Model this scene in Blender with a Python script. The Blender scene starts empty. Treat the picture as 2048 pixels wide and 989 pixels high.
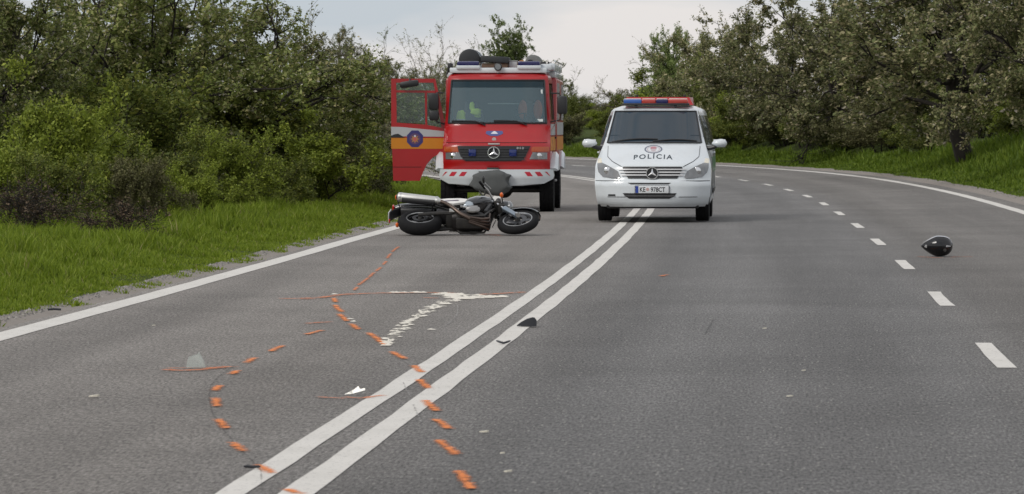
import bpy, bmesh, math, random
import numpy as np
from mathutils import Vector, Matrix

scene = bpy.context.scene
COL = scene.collection
random.seed(7)
RNG = np.random.default_rng(11)
R = math.radians

# ------------------------------------------------------------------ camera
FPX = 7950.0            # focal length in pixels of the 2048-wide photograph
HC = 1.54               # eye height
HZ = 255.0              # row of the horizon
cam = bpy.data.cameras.new("camera")
cam.sensor_width = 36.0
cam.lens = FPX / 2048 * 36.0
cam.clip_start = 0.5
cam.clip_end = 6000
cam.dof.use_dof = True
cam.dof.focus_distance = 46.0
cam.dof.aperture_fstop = 14.0
camo = bpy.data.objects.new("camera", cam)
COL.objects.link(camo)
camo.location = (0, 0, HC)
camo.rotation_euler = (R(90) - math.atan((494.5 - HZ) / FPX), 0, 0)
scene.camera = camo

# ------------------------------------------------------------------ overcast sky and a very soft sun
SUN_EL, SUN_AZ = R(40), R(230)
world = bpy.data.worlds.new("World")
scene.world = world
world.use_nodes = True
nt = world.node_tree
for n in list(nt.nodes):
    nt.nodes.remove(n)
wo = nt.nodes.new("ShaderNodeOutputWorld")
bg = nt.nodes.new("ShaderNodeBackground")
bg.inputs[1].default_value = 0.1
sky = nt.nodes.new("ShaderNodeTexSky")
sky.sky_type = 'NISHITA'
sky.sun_disc = False
sky.sun_elevation = SUN_EL
sky.sun_rotation = SUN_AZ
sky.air_density = 1.3
sky.dust_density = 2.0
tc = nt.nodes.new("ShaderNodeTexCoord")
mp = nt.nodes.new("ShaderNodeMapping")
mp.inputs['Scale'].default_value = (9, 9, 42)
mp.inputs['Location'].default_value = (2.3, 0.4, 3.1)
nz = nt.nodes.new("ShaderNodeTexNoise")
nz.inputs['Scale'].default_value = 1.0
nz.inputs['Detail'].default_value = 5
nz.inputs['Roughness'].default_value = 0.5
cr = nt.nodes.new("ShaderNodeValToRGB")
cr.color_ramp.elements[0].position = 0.36
cr.color_ramp.elements[0].color = (5.2, 5.75, 6.3, 1)
cr.color_ramp.elements[1].position = 0.60
cr.color_ramp.elements[1].color = (7.8, 7.5, 7.4, 1)
mx = nt.nodes.new("ShaderNodeMixRGB")
mx.inputs[0].default_value = 0.9
nt.links.new(tc.outputs['Generated'], mp.inputs[0])
nt.links.new(mp.outputs[0], nz.inputs[0])
nt.links.new(nz.outputs[0], cr.inputs[0])
nt.links.new(sky.outputs[0], mx.inputs[1])
nt.links.new(cr.outputs[0], mx.inputs[2])
nt.links.new(mx.outputs[0], bg.inputs[0])
nt.links.new(bg.outputs[0], wo.inputs[0])

sl = bpy.data.lights.new("sun", 'SUN')
sl.energy = 1.5
sl.angle = R(22)
sl.color = (1.0, 0.96, 0.9)
so = bpy.data.objects.new("sun", sl)
COL.objects.link(so)
# direction towards the sun: azimuth measured clockwise from +Y
sd = Vector((math.sin(SUN_AZ) * math.cos(SUN_EL), math.cos(SUN_AZ) * math.cos(SUN_EL), math.sin(SUN_EL)))
so.rotation_euler = sd.to_track_quat('Z', 'Y').to_euler()

vs = scene.view_settings
vs.view_transform = 'Standard'
vs.look = 'None'
vs.exposure = 0.12
vs.gamma = 1.0
vs.use_curve_mapping = False
scene.cycles.use_denoising = True
scene.cycles.max_bounces = 8
scene.cycles.transparent_max_bounces = 16

# ------------------------------------------------------------------ helpers
def tag(o, label=None, cat=None, group=None, kind=None):
    if label: o["label"] = label
    if cat: o["category"] = cat
    if group: o["group"] = group
    if kind: o["kind"] = kind
    return o

def empty(name, loc, rz=0.0):
    o = bpy.data.objects.new(name, None)
    COL.objects.link(o)
    o.empty_display_size = 0.2
    o.location = loc
    o.rotation_euler = (0, 0, rz)
    return o

def link_mesh(name, me, mat, parent=None):
    o = bpy.data.objects.new(name, me)
    COL.objects.link(o)
    if mat is not None and not me.materials:
        me.materials.append(mat)
    if parent is not None:
        o.parent = parent
    return o

def np_mesh(name, verts, faces, smooth=False):
    """verts (N,3), faces (M,k) with a fixed k"""
    verts = np.asarray(verts, dtype=np.float32)
    faces = np.asarray(faces, dtype=np.int32)
    me = bpy.data.meshes.new(name)
    k = faces.shape[1]
    me.vertices.add(len(verts))
    me.vertices.foreach_set("co", verts.ravel())
    me.loops.add(faces.size)
    me.loops.foreach_set("vertex_index", faces.ravel())
    me.polygons.add(len(faces))
    me.polygons.foreach_set("loop_start", np.arange(0, faces.size, k, dtype=np.int32))
    if smooth:
        me.polygons.foreach_set("use_smooth", np.ones(len(faces), dtype=bool))
    me.update(calc_edges=True)
    return me

class MB:
    """collects shapes, builds ONE mesh object"""
    def __init__(self):
        self.v, self.f = [], []
    def add(self, vs_, fs):
        n = len(self.v)
        self.v += [tuple(p) for p in vs_]
        self.f += [tuple(i + n for i in f) for f in fs]
        return self
    def box(self, c, s, bevel=0.0, rot=None):
        bm = bmesh.new()
        bmesh.ops.create_cube(bm, size=1.0)
        for v in bm.verts:
            v.co = Vector((v.co.x * s[0], v.co.y * s[1], v.co.z * s[2]))
        if bevel > 0:
            bmesh.ops.bevel(bm, geom=list(bm.edges), offset=bevel, segments=2, affect='EDGES', profile=0.5)
        M = Matrix.Translation(Vector(c))
        if rot is not None:
            M = M @ rot
        bm.transform(M)
        bm.verts.index_update()
        self.add([v.co[:] for v in bm.verts], [[v.index for v in f.verts] for f in bm.faces])
        bm.free()
        return self
    def tube(self, path, rad, n=8, cap=True):
        P = [Vector(p) for p in path]
        if not hasattr(rad, '__len__'):
            rad = [rad] * len(P)
        vs_, fs = [], []
        ref = None
        for i, p in enumerate(P):
            d = (P[min(i + 1, len(P) - 1)] - P[max(i - 1, 0)])
            if d.length < 1e-9: d = Vector((0, 0, 1))
            d.normalize()
            if ref is None:
                ref = Vector((0, 0, 1)) if abs(d.z) < 0.9 else Vector((1, 0, 0))
            a = (ref - d * ref.dot(d)).normalized()
            b = d.cross(a)
            ref = a
            for k in range(n):
                t = 2 * math.pi * k / n
                vs_.append(p + (a * math.cos(t) + b * math.sin(t)) * rad[i])
        for i in range(len(P) - 1):
            for k in range(n):
                k2 = (k + 1) % n
                fs.append((i * n + k, i * n + k2, (i + 1) * n + k2, (i + 1) * n + k))
        if cap:
            fs.append(tuple(range(n - 1, -1, -1)))
            fs.append(tuple((len(P) - 1) * n + k for k in range(n)))
        return self.add(vs_, fs)
    def lathe(self, prof, c, axis='X', n=32, closed=False):
        """prof: list of (h along axis, r)"""
        vs_, fs = [], []
        c = Vector(c)
        for h, r in prof:
            for k in range(n):
                t = 2 * math.pi * k / n
                a, b = r * math.cos(t), r * math.sin(t)
                q = {'X': (h, a, b), 'Y': (b, h, a), 'Z': (a, b, h)}[axis]
                vs_.append(c + Vector(q))
        m = len(prof)
        rng = range(m) if closed else range(m - 1)
        for i in rng:
            j = (i + 1) % m
            for k in range(n):
                k2 = (k + 1) % n
                fs.append((i * n + k, i * n + k2, j * n + k2, j * n + k))
        if not closed:
            fs.append(tuple(range(n - 1, -1, -1)))
            fs.append(tuple((m - 1) * n + k for k in range(n)))
        return self.add(vs_, fs)
    def prism(self, poly, fn, t0, t1):
        """poly of 2D points, fn(a,b,t)->xyz, extruded t0..t1"""
        n = len(poly)
        vs_ = [fn(a, b, t0) for a, b in poly] + [fn(a, b, t1) for a, b in poly]
        fs = [tuple(range(n)), tuple(range(2 * n - 1, n - 1, -1))]
        for i in range(n):
            j = (i + 1) % n
            fs.append((i, n + i, n + j, j))
        return self.add(vs_, fs)
    def loft(self, rings, cap=True, close=True):
        n = len(rings[0])
        vs_ = [p for r in rings for p in r]
        fs = []
        for i in range(len(rings) - 1):
            for k in range(n if close else n - 1):
                k2 = (k + 1) % n
                fs.append((i * n + k, i * n + k2, (i + 1) * n + k2, (i + 1) * n + k))
        if cap and close:
            fs.append(tuple(range(n - 1, -1, -1)))
            fs.append(tuple((len(rings) - 1) * n + k for k in range(n)))
        return self.add(vs_, fs)
    def ellipsoid(self, c, r, n=16, m=10, fn=None, rot=None):
        vs_, fs = [], []
        for i in range(m + 1):
            th = math.pi * i / m
            for k in range(n):
                ph = 2 * math.pi * k / n
                p = Vector((math.sin(th) * math.cos(ph), math.sin(th) * math.sin(ph), math.cos(th)))
                if fn: p = fn(p)
                q = Vector((p.x * r[0], p.y * r[1], p.z * r[2]))
                if rot is not None: q = rot @ q
                vs_.append(Vector(c) + q)
        for i in range(m):
            for k in range(n):
                k2 = (k + 1) % n
                fs.append((i * n + k, (i + 1) * n + k, (i + 1) * n + k2, i * n + k2))
        return self.add(vs_, fs)
    def build(self, name, mat, parent=None, smooth=40):
        me = bpy.data.meshes.new(name)
        me.from_pydata([tuple(p) for p in self.v], [], self.f)
        bm = bmesh.new()
        bm.from_mesh(me)
        bmesh.ops.remove_doubles(bm, verts=bm.verts, dist=1e-5)
        bmesh.ops.recalc_face_normals(bm, faces=bm.faces)
        bm.to_mesh(me)
        bm.free()
        if smooth:
            me.polygons.foreach_set("use_smooth", np.ones(len(me.polygons), dtype=bool))
            me.set_sharp_from_angle(angle=R(smooth))
        me.update()
        return link_mesh(name, me, mat, parent)

def text_mesh(body, size, fn, name, mat, parent, extrude=0.0, cx=True, bold=0.0, sx=1.0, space=1.0):
    """flat lettering; fn(a,b)->xyz maps text plane to the thing's surface"""
    cu = bpy.data.curves.new("t", 'FONT')
    cu.body = body
    cu.size = size
    cu.align_x = 'CENTER' if cx else 'LEFT'
    cu.offset = bold
    cu.space_character = space
    ob = bpy.data.objects.new("t", cu)
    COL.objects.link(ob)
    dg = bpy.context.evaluated_depsgraph_get()
    me = bpy.data.meshes.new_from_object(ob.evaluated_get(dg))
    bpy.data.objects.remove(ob)
    bm = bmesh.new(); bm.from_mesh(me)
    bmesh.ops.triangulate(bm, faces=bm.faces)
    bmesh.ops.subdivide_edges(bm, edges=[e for e in bm.edges if e.calc_length() > size * 0.5], cuts=1)
    for v in bm.verts:
        v.co = Vector(fn(v.co.x * sx, v.co.y))
    bm.to_mesh(me); bm.free()
    me.materials.clear()
    me.name = name
    return link_mesh(name, me, mat, parent)

# ------------------------------------------------------------------ materials
MATS = {}
def nodes_of(m):
    m.use_nodes = True
    return m.node_tree, m.node_tree.nodes['Principled BSDF']

def pm(name, col, rough=0.5, metal=0.0, coat=0.0, var=0.0, vscale=6.0, spec=0.5, dirt=0.0, bump=0.0, bscale=40.0, dirtcol=(0.12, 0.1, 0.08)):
    if name in MATS: return MATS[name]
    m = bpy.data.materials.new(name)
    t, b = nodes_of(m)
    L = t.links.new
    tc_ = t.nodes.new("ShaderNodeTexCoord")
    n1 = t.nodes.new("ShaderNodeTexNoise")
    n1.inputs['Scale'].default_value = vscale
    n1.inputs['Detail'].default_value = 4
    L(tc_.outputs['Object'], n1.inputs['Vector'])
    hv = t.nodes.new("ShaderNodeMixRGB"); hv.blend_type = 'MIX'
    d = 1 - var; u = 1 + var
    hv.inputs[1].default_value = (col[0] * d, col[1] * d, col[2] * d, 1)
    hv.inputs[2].default_value = (min(1, col[0] * u), min(1, col[1] * u), min(1, col[2] * u), 1)
    L(n1.outputs[0], hv.inputs[0])
    out = hv.outputs[0]
    if dirt > 0:
        n2 = t.nodes.new("ShaderNodeTexNoise")
        n2.inputs['Scale'].default_value = vscale * 1.7
        n2.inputs['Detail'].default_value = 8
        n2.inputs['Roughness'].default_value = 0.7
        L(tc_.outputs['Object'], n2.inputs['Vector'])
        r2 = t.nodes.new("ShaderNodeMapRange")
        r2.inputs[1].default_value = 0.45; r2.inputs[2].default_value = 0.8
        r2.inputs[3].default_value = 0.0; r2.inputs[4].default_value = dirt
        L(n2.outputs[0], r2.inputs[0])
        m2 = t.nodes.new("ShaderNodeMixRGB")
        m2.inputs[2].default_value = (*dirtcol, 1)
        L(out, m2.inputs[1]); L(r2.outputs[0], m2.inputs[0])
        out = m2.outputs[0]
    L(out, b.inputs['Base Color'])
    b.inputs['Roughness'].default_value = rough
    b.inputs['Metallic'].default_value = metal
    b.inputs['Coat Weight'].default_value = coat
    b.inputs['Coat Roughness'].default_value = 0.08
    b.inputs['Specular IOR Level'].default_value = spec
    if bump > 0:
        n3 = t.nodes.new("ShaderNodeTexNoise")
        n3.inputs['Scale'].default_value = bscale
        L(tc_.outputs['Object'], n3.inputs['Vector'])
        bp = t.nodes.new("ShaderNodeBump")
        bp.inputs['Strength'].default_value = bump
        bp.inputs['Distance'].default_value = 0.02
        L(n3.outputs[0], bp.inputs['Height'])
        L(bp.outputs[0], b.inputs['Normal'])
    MATS[name] = m
    return m

def paint_on_road(name, col, wear0=0.38, wear1=0.62, scale=55.0, rough=0.75, amax=1.0, big=0.0):
    """marking paint with worn spots through which the asphalt shows"""
    m = bpy.data.materials.new(name)
    t, b = nodes_of(m)
    L = t.links.new
    tc_ = t.nodes.new("ShaderNodeTexCoord")
    n1 = t.nodes.new("ShaderNodeTexNoise")
    n1.inputs['Scale'].default_value = scale
    n1.inputs['Detail'].default_value = 6
    n1.inputs['Roughness'].default_value = 0.75
    L(tc_.outputs['Object'], n1.inputs['Vector'])
    mr = t.nodes.new("ShaderNodeMapRange")
    mr.inputs[1].default_value = wear0; mr.inputs[2].default_value = wear1
    mr.inputs[3].default_value = 0.0; mr.inputs[4].default_value = amax
    L(n1.outputs[0], mr.inputs[0])
    n2 = t.nodes.new("ShaderNodeTexNoise")
    n2.inputs['Scale'].default_value = 2.2
    n2.inputs['Detail'].default_value = 6
    L(tc_.outputs['Object'], n2.inputs['Vector'])
    mc = t.nodes.new("ShaderNodeMixRGB")
    mc.inputs[1].default_value = (col[0] * 0.82, col[1] * 0.82, col[2] * 0.8, 1)
    mc.inputs[2].default_value = (min(col[0] * 1.12, 1), min(col[1] * 1.12, 1), min(col[2] * 1.12, 1), 1)
    L(n2.outputs[0], mc.inputs[0])
    L(mc.outputs[0], b.inputs['Base Color'])
    b.inputs['Roughness'].default_value = rough
    if big > 0:     # sprayed: dense in the middle of the stroke, speckled towards its rim
        at_ = t.nodes.new("ShaderNodeAttribute"); at_.attribute_name = "edge"
        ma = t.nodes.new("ShaderNodeMath"); ma.operation = 'MULTIPLY_ADD'
        L(n1.outputs[0], ma.inputs[0]); ma.inputs[1].default_value = 3.6; ma.inputs[2].default_value = -1.8
        mb_ = t.nodes.new("ShaderNodeMath"); mb_.operation = 'MULTIPLY_ADD'
        L(at_.outputs['Fac'], mb_.inputs[0]); mb_.inputs[1].default_value = 1.3; L(ma.outputs[0], mb_.inputs[2])
        mc_ = t.nodes.new("ShaderNodeMapRange")
        mc_.inputs[1].default_value = big; mc_.inputs[2].default_value = big + 0.8
        mc_.inputs[3].default_value = 0.0; mc_.inputs[4].default_value = amax
        L(mb_.outputs[0], mc_.inputs[0])
        L(mc_.outputs[0], b.inputs['Alpha'])
    else:
        L(mr.outputs[0], b.inputs['Alpha'])
    MATS[name] = m
    return m

def leaf_mat(name, stops, trans=0.3, rough=0.6):
    """stops: (position, colour) constant bands picked by random per leaf"""
    m = bpy.data.materials.new(name)
    m.use_nodes = True
    t = m.node_tree
    for n in list(t.nodes): t.nodes.remove(n)
    L = t.links.new
    o = t.nodes.new("ShaderNodeOutputMaterial")
    g = t.nodes.new("ShaderNodeNewGeometry")
    ra = t.nodes.new("ShaderNodeValToRGB")
    e = ra.color_ramp.elements
    while len(e) < len(stops): e.new(0.5)
    for i, (p, c) in enumerate(stops):
        e[i].position = p; e[i].color = (*c, 1)
    ra.color_ramp.interpolation = 'LINEAR'
    L(g.outputs['Random Per Island'], ra.inputs[0])
    oi = t.nodes.new("ShaderNodeObjectInfo")
    hs = t.nodes.new("ShaderNodeHueSaturation")
    mr = t.nodes.new("ShaderNodeMapRange")
    mr.inputs[3].default_value = 0.82; mr.inputs[4].default_value = 1.2
    L(oi.outputs['Random'], mr.inputs[0])
    L(mr.outputs[0], hs.inputs['Value'])
    L(ra.outputs[0], hs.inputs['Color'])
    d = t.nodes.new("ShaderNodeBsdfPrincipled")
    d.inputs['Roughness'].default_value = rough
    d.inputs['Specular IOR Level'].default_value = 0.25
    L(hs.outputs[0], d.inputs['Base Color'])
    tr = t.nodes.new("ShaderNodeBsdfTranslucent")
    L(hs.outputs[0], tr.inputs['Color'])
    ms = t.nodes.new("ShaderNodeMixShader")
    ms.inputs[0].default_value = trans
    L(d.outputs[0], ms.inputs[1]); L(tr.outputs[0], ms.inputs[2])
    L(ms.outputs[0], o.inputs[0])
    MATS[name] = m
    return m

def glass_mat(name, tint, haze_dust=0.1, haze_dust_col=(0.3, 0.33, 0.35)):
    m = bpy.data.materials.new(name)
    m.use_nodes = True
    t = m.node_tree
    for n in list(t.nodes): t.nodes.remove(n)
    L = t.links.new
    o = t.nodes.new("ShaderNodeOutputMaterial")
    tr = t.nodes.new("ShaderNodeBsdfTransparent"); tr.inputs[0].default_value = (*tint, 1)
    df = t.nodes.new("ShaderNodeBsdfDiffuse"); df.inputs[0].default_value = (*haze_dust_col, 1)
    m1 = t.nodes.new("ShaderNodeMixShader"); m1.inputs[0].default_value = haze_dust  # diffuse layer for both dust film and painted haze
    gl = t.nodes.new("ShaderNodeBsdfGlossy"); gl.inputs[1].default_value = 0.03
    fr = t.nodes.new("ShaderNodeFresnel"); fr.inputs[0].default_value = 1.5
    m2 = t.nodes.new("ShaderNodeMixShader")
    L(tr.outputs[0], m1.inputs[1]); L(df.outputs[0], m1.inputs[2])
    L(fr.outputs[0], m2.inputs[0]); L(m1.outputs[0], m2.inputs[1]); L(gl.outputs[0], m2.inputs[2])
    L(m2.outputs[0], o.inputs[0])
    MATS[name] = m
    return m

BLACK = pm("black_plastic", (0.018, 0.018, 0.02), 0.45, var=0.2)
RUBBER = pm("rubber", (0.008, 0.008, 0.009), 0.8, var=0.3, dirt=0.12, dirtcol=(0.05, 0.045, 0.04), vscale=9, spec=0.2)
DARK = pm("dark_metal", (0.035, 0.034, 0.033), 0.55, metal=0.3, var=0.3, dirt=0.3)
STEEL = pm("steel", (0.55, 0.55, 0.54), 0.28, metal=1.0, var=0.12, dirt=0.15)
CHROME = pm("chrome", (0.75, 0.75, 0.76), 0.12, metal=1.0)
WHITEP = pm("white_paint", (0.64, 0.68, 0.71), 0.3, coat=0.7, var=0.03, dirt=0.18, dirtcol=(0.4, 0.38, 0.35), vscale=2.5)
REDP = pm("red_paint", (0.36, 0.004, 0.007), 0.32, coat=0.4, var=0.10, dirt=0.1, dirtcol=(0.2, 0.08, 0.06), vscale=2.5)
SILVERS = pm("silver_stripe", (0.42, 0.43, 0.44), 0.4, var=0.05)
ORANGES = pm("orange_stripe", (0.55, 0.2, 0.008), 0.45, var=0.06)
NAVY = pm("navy", (0.02, 0.025, 0.14), 0.45, var=0.1)
BLUEL = pm("blue_lens", (0.012, 0.012, 0.09), 0.12, coat=0.6, var=0.1)
AMBER = pm("amber_lens", (0.75, 0.13, 0.012), 0.2, coat=0.5, var=0.08)
REDL = pm("red_lens", (0.5, 0.012, 0.01), 0.2, coat=0.6, var=0.1)
LAMP = pm("lamp_glass", (0.2, 0.205, 0.21), 0.08, coat=0.8, metal=0.3, var=0.35, vscale=14)
SMOKED = pm("smoked_glass", (0.022, 0.036, 0.05), 0.04, coat=0.0, var=0.1, spec=0.5)
# ------------------------------------------------------------------ the road's line (reference: the dashed lane line)
def _line():
    S = np.arange(-40, 520.01, 0.5)
    k = np.where(S < 80, 1 / 2300.0, np.where(S < 105, 1 / 600.0, 1 / 350.0))
    th = np.zeros_like(S); x = np.zeros_like(S); y = np.zeros_like(S)
    i0 = int(np.argmin(abs(S)))
    th[i0] = 0.0800; x[i0] = 1.27; y[i0] = 0.0
    for i in range(i0 + 1, len(S)):
        th[i] = th[i - 1] - k[i] * 0.5
        x[i] = x[i - 1] + math.sin(th[i]) * 0.5; y[i] = y[i - 1] + math.cos(th[i]) * 0.5
    for i in range(i0 - 1, -1, -1):
        th[i] = th[i + 1] + k[i] * 0.5
        x[i] = x[i + 1] - math.sin(th[i]) * 0.5; y[i] = y[i + 1] - math.cos(th[i]) * 0.5
    return S, th, x, y
LS, LT, LX, LY = _line()
T_CENTRE, T_LEFT, T_RIGHT = -3.58, -7.16, 3.27
T_EDGE_L, T_EDGE_R = -7.40, 3.75

def crossfall(s):
    u = np.clip((np.asarray(s, float) - 50) / 80.0, 0, 1)
    return 0.04 * u * u * (3 - 2 * u)

def sstep(a, b, v):
    u = np.clip((v - a) / (b - a), 0, 1)
    return u * u * (3 - 2 * u)

def hash_noise(x, y, f):
    """cheap smooth noise, -1..1"""
    return (np.sin(x * f * 1.7 + 1.3 * np.sin(y * f * 1.1 + 0.7)) + np.sin(y * f * 1.9 + 1.7 * np.sin(x * f * 0.8 + 2.1)) + np.sin((x + y) * f * 0.9 + 4.0)) / 3.0

def road_z(s, t):
    return crossfall(s) * np.clip(t, -9, 5)

def ground_z(s, t):
    """terrain height beside (and just below) the road"""
    s = np.asarray(s, float); t = np.asarray(t, float)
    z = road_z(s, t)
    l = np.maximum(0, T_EDGE_L - t); r = np.maximum(0, t - T_EDGE_R)
    bump = hash_noise(s, t, 0.55) * 0.06 + hash_noise(s, t, 1.6) * 0.025
    side = sstep(0.1, 1.2, l + r)
    z = z - 0.05 * (1 - sstep(0.0, 0.35, l + r)) + 0.02 * side
    z = z + 0.09 * sstep(0.4, 3.0, l) + 0.5 * sstep(3.5, 14.0, l)
    z = z + (0.95 * sstep(0.9, 5.0, r) + 0.8 * sstep(5, 20, r)) * sstep(60, 100, s)
    return z + bump * side

def rpt(s, t, dz=0.0):
    """a point at chainage s, offset t on the road surface"""
    x = np.interp(s, LS, LX); y = np.interp(s, LS, LY); th = np.interp(s, LS, LT)
    return x + np.cos(th) * t, y - np.sin(th) * t, road_z(s, t) + dz

def st_of(x, y):
    s = y
    for _ in range(4):
        th = np.interp(s, LS, LT)
        dx = x - np.interp(s, LS, LX); dy = y - np.interp(s, LS, LY)
        s = s + dx * np.sin(th) + dy * np.cos(th)
    th = np.interp(s, LS, LT)
    dx = x - np.interp(s, LS, LX); dy = y - np.interp(s, LS, LY)
    return s, dx * np.cos(th) - dy * np.sin(th)

def G(px, py, z=0.0):
    """where the ray through a photograph pixel meets height z"""
    d = FPX * (HC - z) / (py - HZ)
    return ((px - 1024) / FPX * d, d, z)

def at(px, d):
    """standing point on the terrain at distance d"""
    x = (px - 1024) / FPX * d
    s, t = st_of(x, d)
    inside = (t > T_EDGE_L) and (t < T_EDGE_R)
    z = float(road_z(s, t)) if inside else float(ground_z(s, t))
    return (x, d, z)

def sheet(name, s_vals, t_vals, zfun, mat, uv=True):
    S, T = np.meshgrid(s_vals, t_vals, indexing='ij')
    x, y, _ = rpt(S.ravel(), T.ravel())
    z = zfun(S.ravel(), T.ravel())
    ns, ntt = len(s_vals), len(t_vals)
    idx = np.arange(ns * ntt).reshape(ns, ntt)
    f = np.stack([idx[:-1, :-1], idx[:-1, 1:], idx[1:, 1:], idx[1:, :-1]], -1).reshape(-1, 4)
    me = np_mesh(name, np.stack([x, y, z], 1), f, smooth=True)
    if uv:
        ul = me.uv_layers.new(name="st")
        vi = np.zeros(len(me.loops), dtype=np.int32)
        me.loops.foreach_get("vertex_index", vi)
        uvs = np.stack([T.ravel()[vi], S.ravel()[vi]], 1).astype(np.float32)
        ul.data.foreach_set("uv", uvs.ravel())
    return me

# ---- asphalt
def asphalt():
    m = bpy.data.materials.new("asphalt")
    t, b = nodes_of(m)
    L = t.links.new
    tc_ = t.nodes.new("ShaderNodeTexCoord")
    def noise(scale, detail, rough, vec, dist=0.0):
        n = t.nodes.new("ShaderNodeTexNoise")
        n.inputs['Scale'].default_value = scale; n.inputs['Detail'].default_value = detail
        n.inputs['Roughness'].default_value = rough; n.inputs['Distortion'].default_value = dist
        L(vec, n.inputs['Vector'])
        return n.outputs[0]
    def rng(src, a, b_, c, d):
        r = t.nodes.new("ShaderNodeMapRange")
        r.inputs[1].default_value = a; r.inputs[2].default_value = b_; r.inputs[3].default_value = c; r.inputs[4].default_value = d
        L(src, r.inputs[0]); return r.outputs[0]
    def mul(a, c):
        x = t.nodes.new("ShaderNodeMath"); x.operation = 'MULTIPLY'
        L(a, x.inputs[0]); L(c, x.inputs[1]); return x.outputs[0]
    ob = tc_.outputs['Object']
    mpn = t.nodes.new("ShaderNodeMapping"); mpn.inputs['Scale'].default_value = (1.4, 0.05, 1)
    L(tc_.outputs['UV'], mpn.inputs[0])
    sep = t.nodes.new("ShaderNodeSeparateXYZ"); L(tc_.outputs['UV'], sep.inputs[0])
    streak = rng(noise(1.0, 6, 0.6, mpn.outputs[0]), 0.3, 0.7, 0.84, 1.16)
    blot = rng(noise(0.35, 6, 0.6, ob, 0.6), 0.3, 0.7, 0.86, 1.14)
    fine = rng(noise(75, 4, 0.8, ob), 0.3, 0.7, 0.6, 1.4)
    mid = rng(noise(13, 6, 0.9, ob), 0.36, 0.64, 0.82, 1.18)
    lane = rng(sep.outputs[0], -4.4, -2.6, 0.0, 1.0)
    lane2 = rng(sep.outputs[0], -0.3, 0.6, 0.0, 1.0)
    c1 = t.nodes.new("ShaderNodeMixRGB")
    c1.inputs[1].default_value = (0.225, 0.208, 0.192, 1)   # browner resurfaced lane
    c1.inputs[2].default_value = (0.158, 0.154, 0.151, 1)
    L(lane, c1.inputs[0])
    c2 = t.nodes.new("ShaderNodeMixRGB"); c2.inputs[2].default_value = (0.168, 0.158, 0.148, 1)
    L(lane2, c2.inputs[0]); L(c1.outputs[0], c2.inputs[1])
    tw = t.nodes.new("ShaderNodeMath"); tw.operation = 'MULTIPLY_ADD'   # wheel tracks, two to a lane
    L(sep.outputs[0], tw.inputs[0]); tw.inputs[1].default_value = 2 * math.pi / 1.78; tw.inputs[2].default_value = 0.6
    tw2 = t.nodes.new("ShaderNodeMath"); tw2.operation = 'COSINE'; L(tw.outputs[0], tw2.inputs[0])
    grv = t.nodes.new("ShaderNodeMapping"); grv.inputs['Scale'].default_value = (62, 11, 1)
    L(tc_.outputs['UV'], grv.inputs[0])
    grain = rng(noise(1.0, 5, 0.75, grv.outputs[0]), 0.36, 0.64, 0.42, 1.58)   # stretched along the lane to offset foreshortening at the low view
    track = rng(tw2.outputs[0], -1, 1, 0.92, 1.09)
    coarse = rng(noise(7, 6, 0.8, ob), 0.34, 0.66, 0.93, 1.07)
    f = mul(mul(mul(streak, blot), mul(fine, mid)), mul(mul(track, coarse), grain))
    vo = t.nodes.new("ShaderNodeTexVoronoi"); vo.inputs['Scale'].default_value = 1.7
    L(grv.outputs[0], vo.inputs['Vector'])
    sepc = t.nodes.new("ShaderNodeSeparateColor"); L(vo.outputs['Color'], sepc.inputs[0])
    chip = rng(sepc.outputs[0], 0.982, 0.99, 0.0, 0.75)      # pale stone chips
    mm = t.nodes.new("ShaderNodeMixRGB"); mm.blend_type = 'MULTIPLY'; mm.inputs[0].default_value = 1
    L(c2.outputs[0], mm.inputs[1]); L(f, mm.inputs[2])
    m3 = t.nodes.new("ShaderNodeMixRGB"); m3.inputs[2].default_value = (0.36, 0.345, 0.32, 1)
    L(mm.outputs[0], m3.inputs[1]); L(chip, m3.inputs[0])
    L(m3.outputs[0], b.inputs['Base Color'])
    b.inputs['Roughness'].default_value = 0.82
    b.inputs['Specular IOR Level'].default_value = 0.3
    bp = t.nodes.new("ShaderNodeBump"); bp.inputs['Strength'].default_value = 0.9; bp.inputs['Distance'].default_value = 0.02
    L(noise(24, 6, 0.85, ob), bp.inputs['Height'])
    L(bp.outputs[0], b.inputs['Normal'])
    return m

s_vals = np.concatenate([np.arange(-20, 130, 2.0), np.arange(130, 480, 4.0)])
road = link_mesh("road", sheet("road", s_vals, np.linspace(T_EDGE_L, T_EDGE_R, 24), road_z, asphalt()), MATS.get("x"))
road.data.materials.append(asphalt())
tag(road, "grey three lane asphalt road curving away to the left", kind="structure")

# ---- ground beside the road
def ground_mat():
    m = bpy.data.materials.new("ground_soil")
    t, b = nodes_of(m)
    L = t.links.new
    tc_ = t.nodes.new("ShaderNodeTexCoord")
    def noise(scale, detail):
        n = t.nodes.new("ShaderNodeTexNoise")
        n.inputs['Scale'].default_value = scale; n.inputs['Detail'].default_value = detail; n.inputs['Roughness'].default_value = 0.7
        L(tc_.outputs['Object'], n.inputs['Vector']); return n.outputs[0]
    r = t.nodes.new("ShaderNodeValToRGB")
    e = r.color_ramp.elements
    e[0].position = 0.3; e[0].color = (0.035, 0.05, 0.014, 1)
    e[1].position = 0.7; e[1].color = (0.075, 0.1, 0.022, 1)
    L(noise(1.5, 8), r.inputs[0])
    L(r.outputs[0], b.inputs['Base Color'])
    b.inputs['Roughness'].default_value = 0.95
    b.inputs['Specular IOR Level'].default_value = 0.1
    bp = t.nodes.new("ShaderNodeBump"); bp.inputs['Strength'].default_value = 0.8; bp.inputs['Distance'].default_value = 0.05
    L(noise(14, 5), bp.inputs['Height']); L(bp.outputs[0], b.inputs['Normal'])
    return m
GM = ground_mat()
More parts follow.
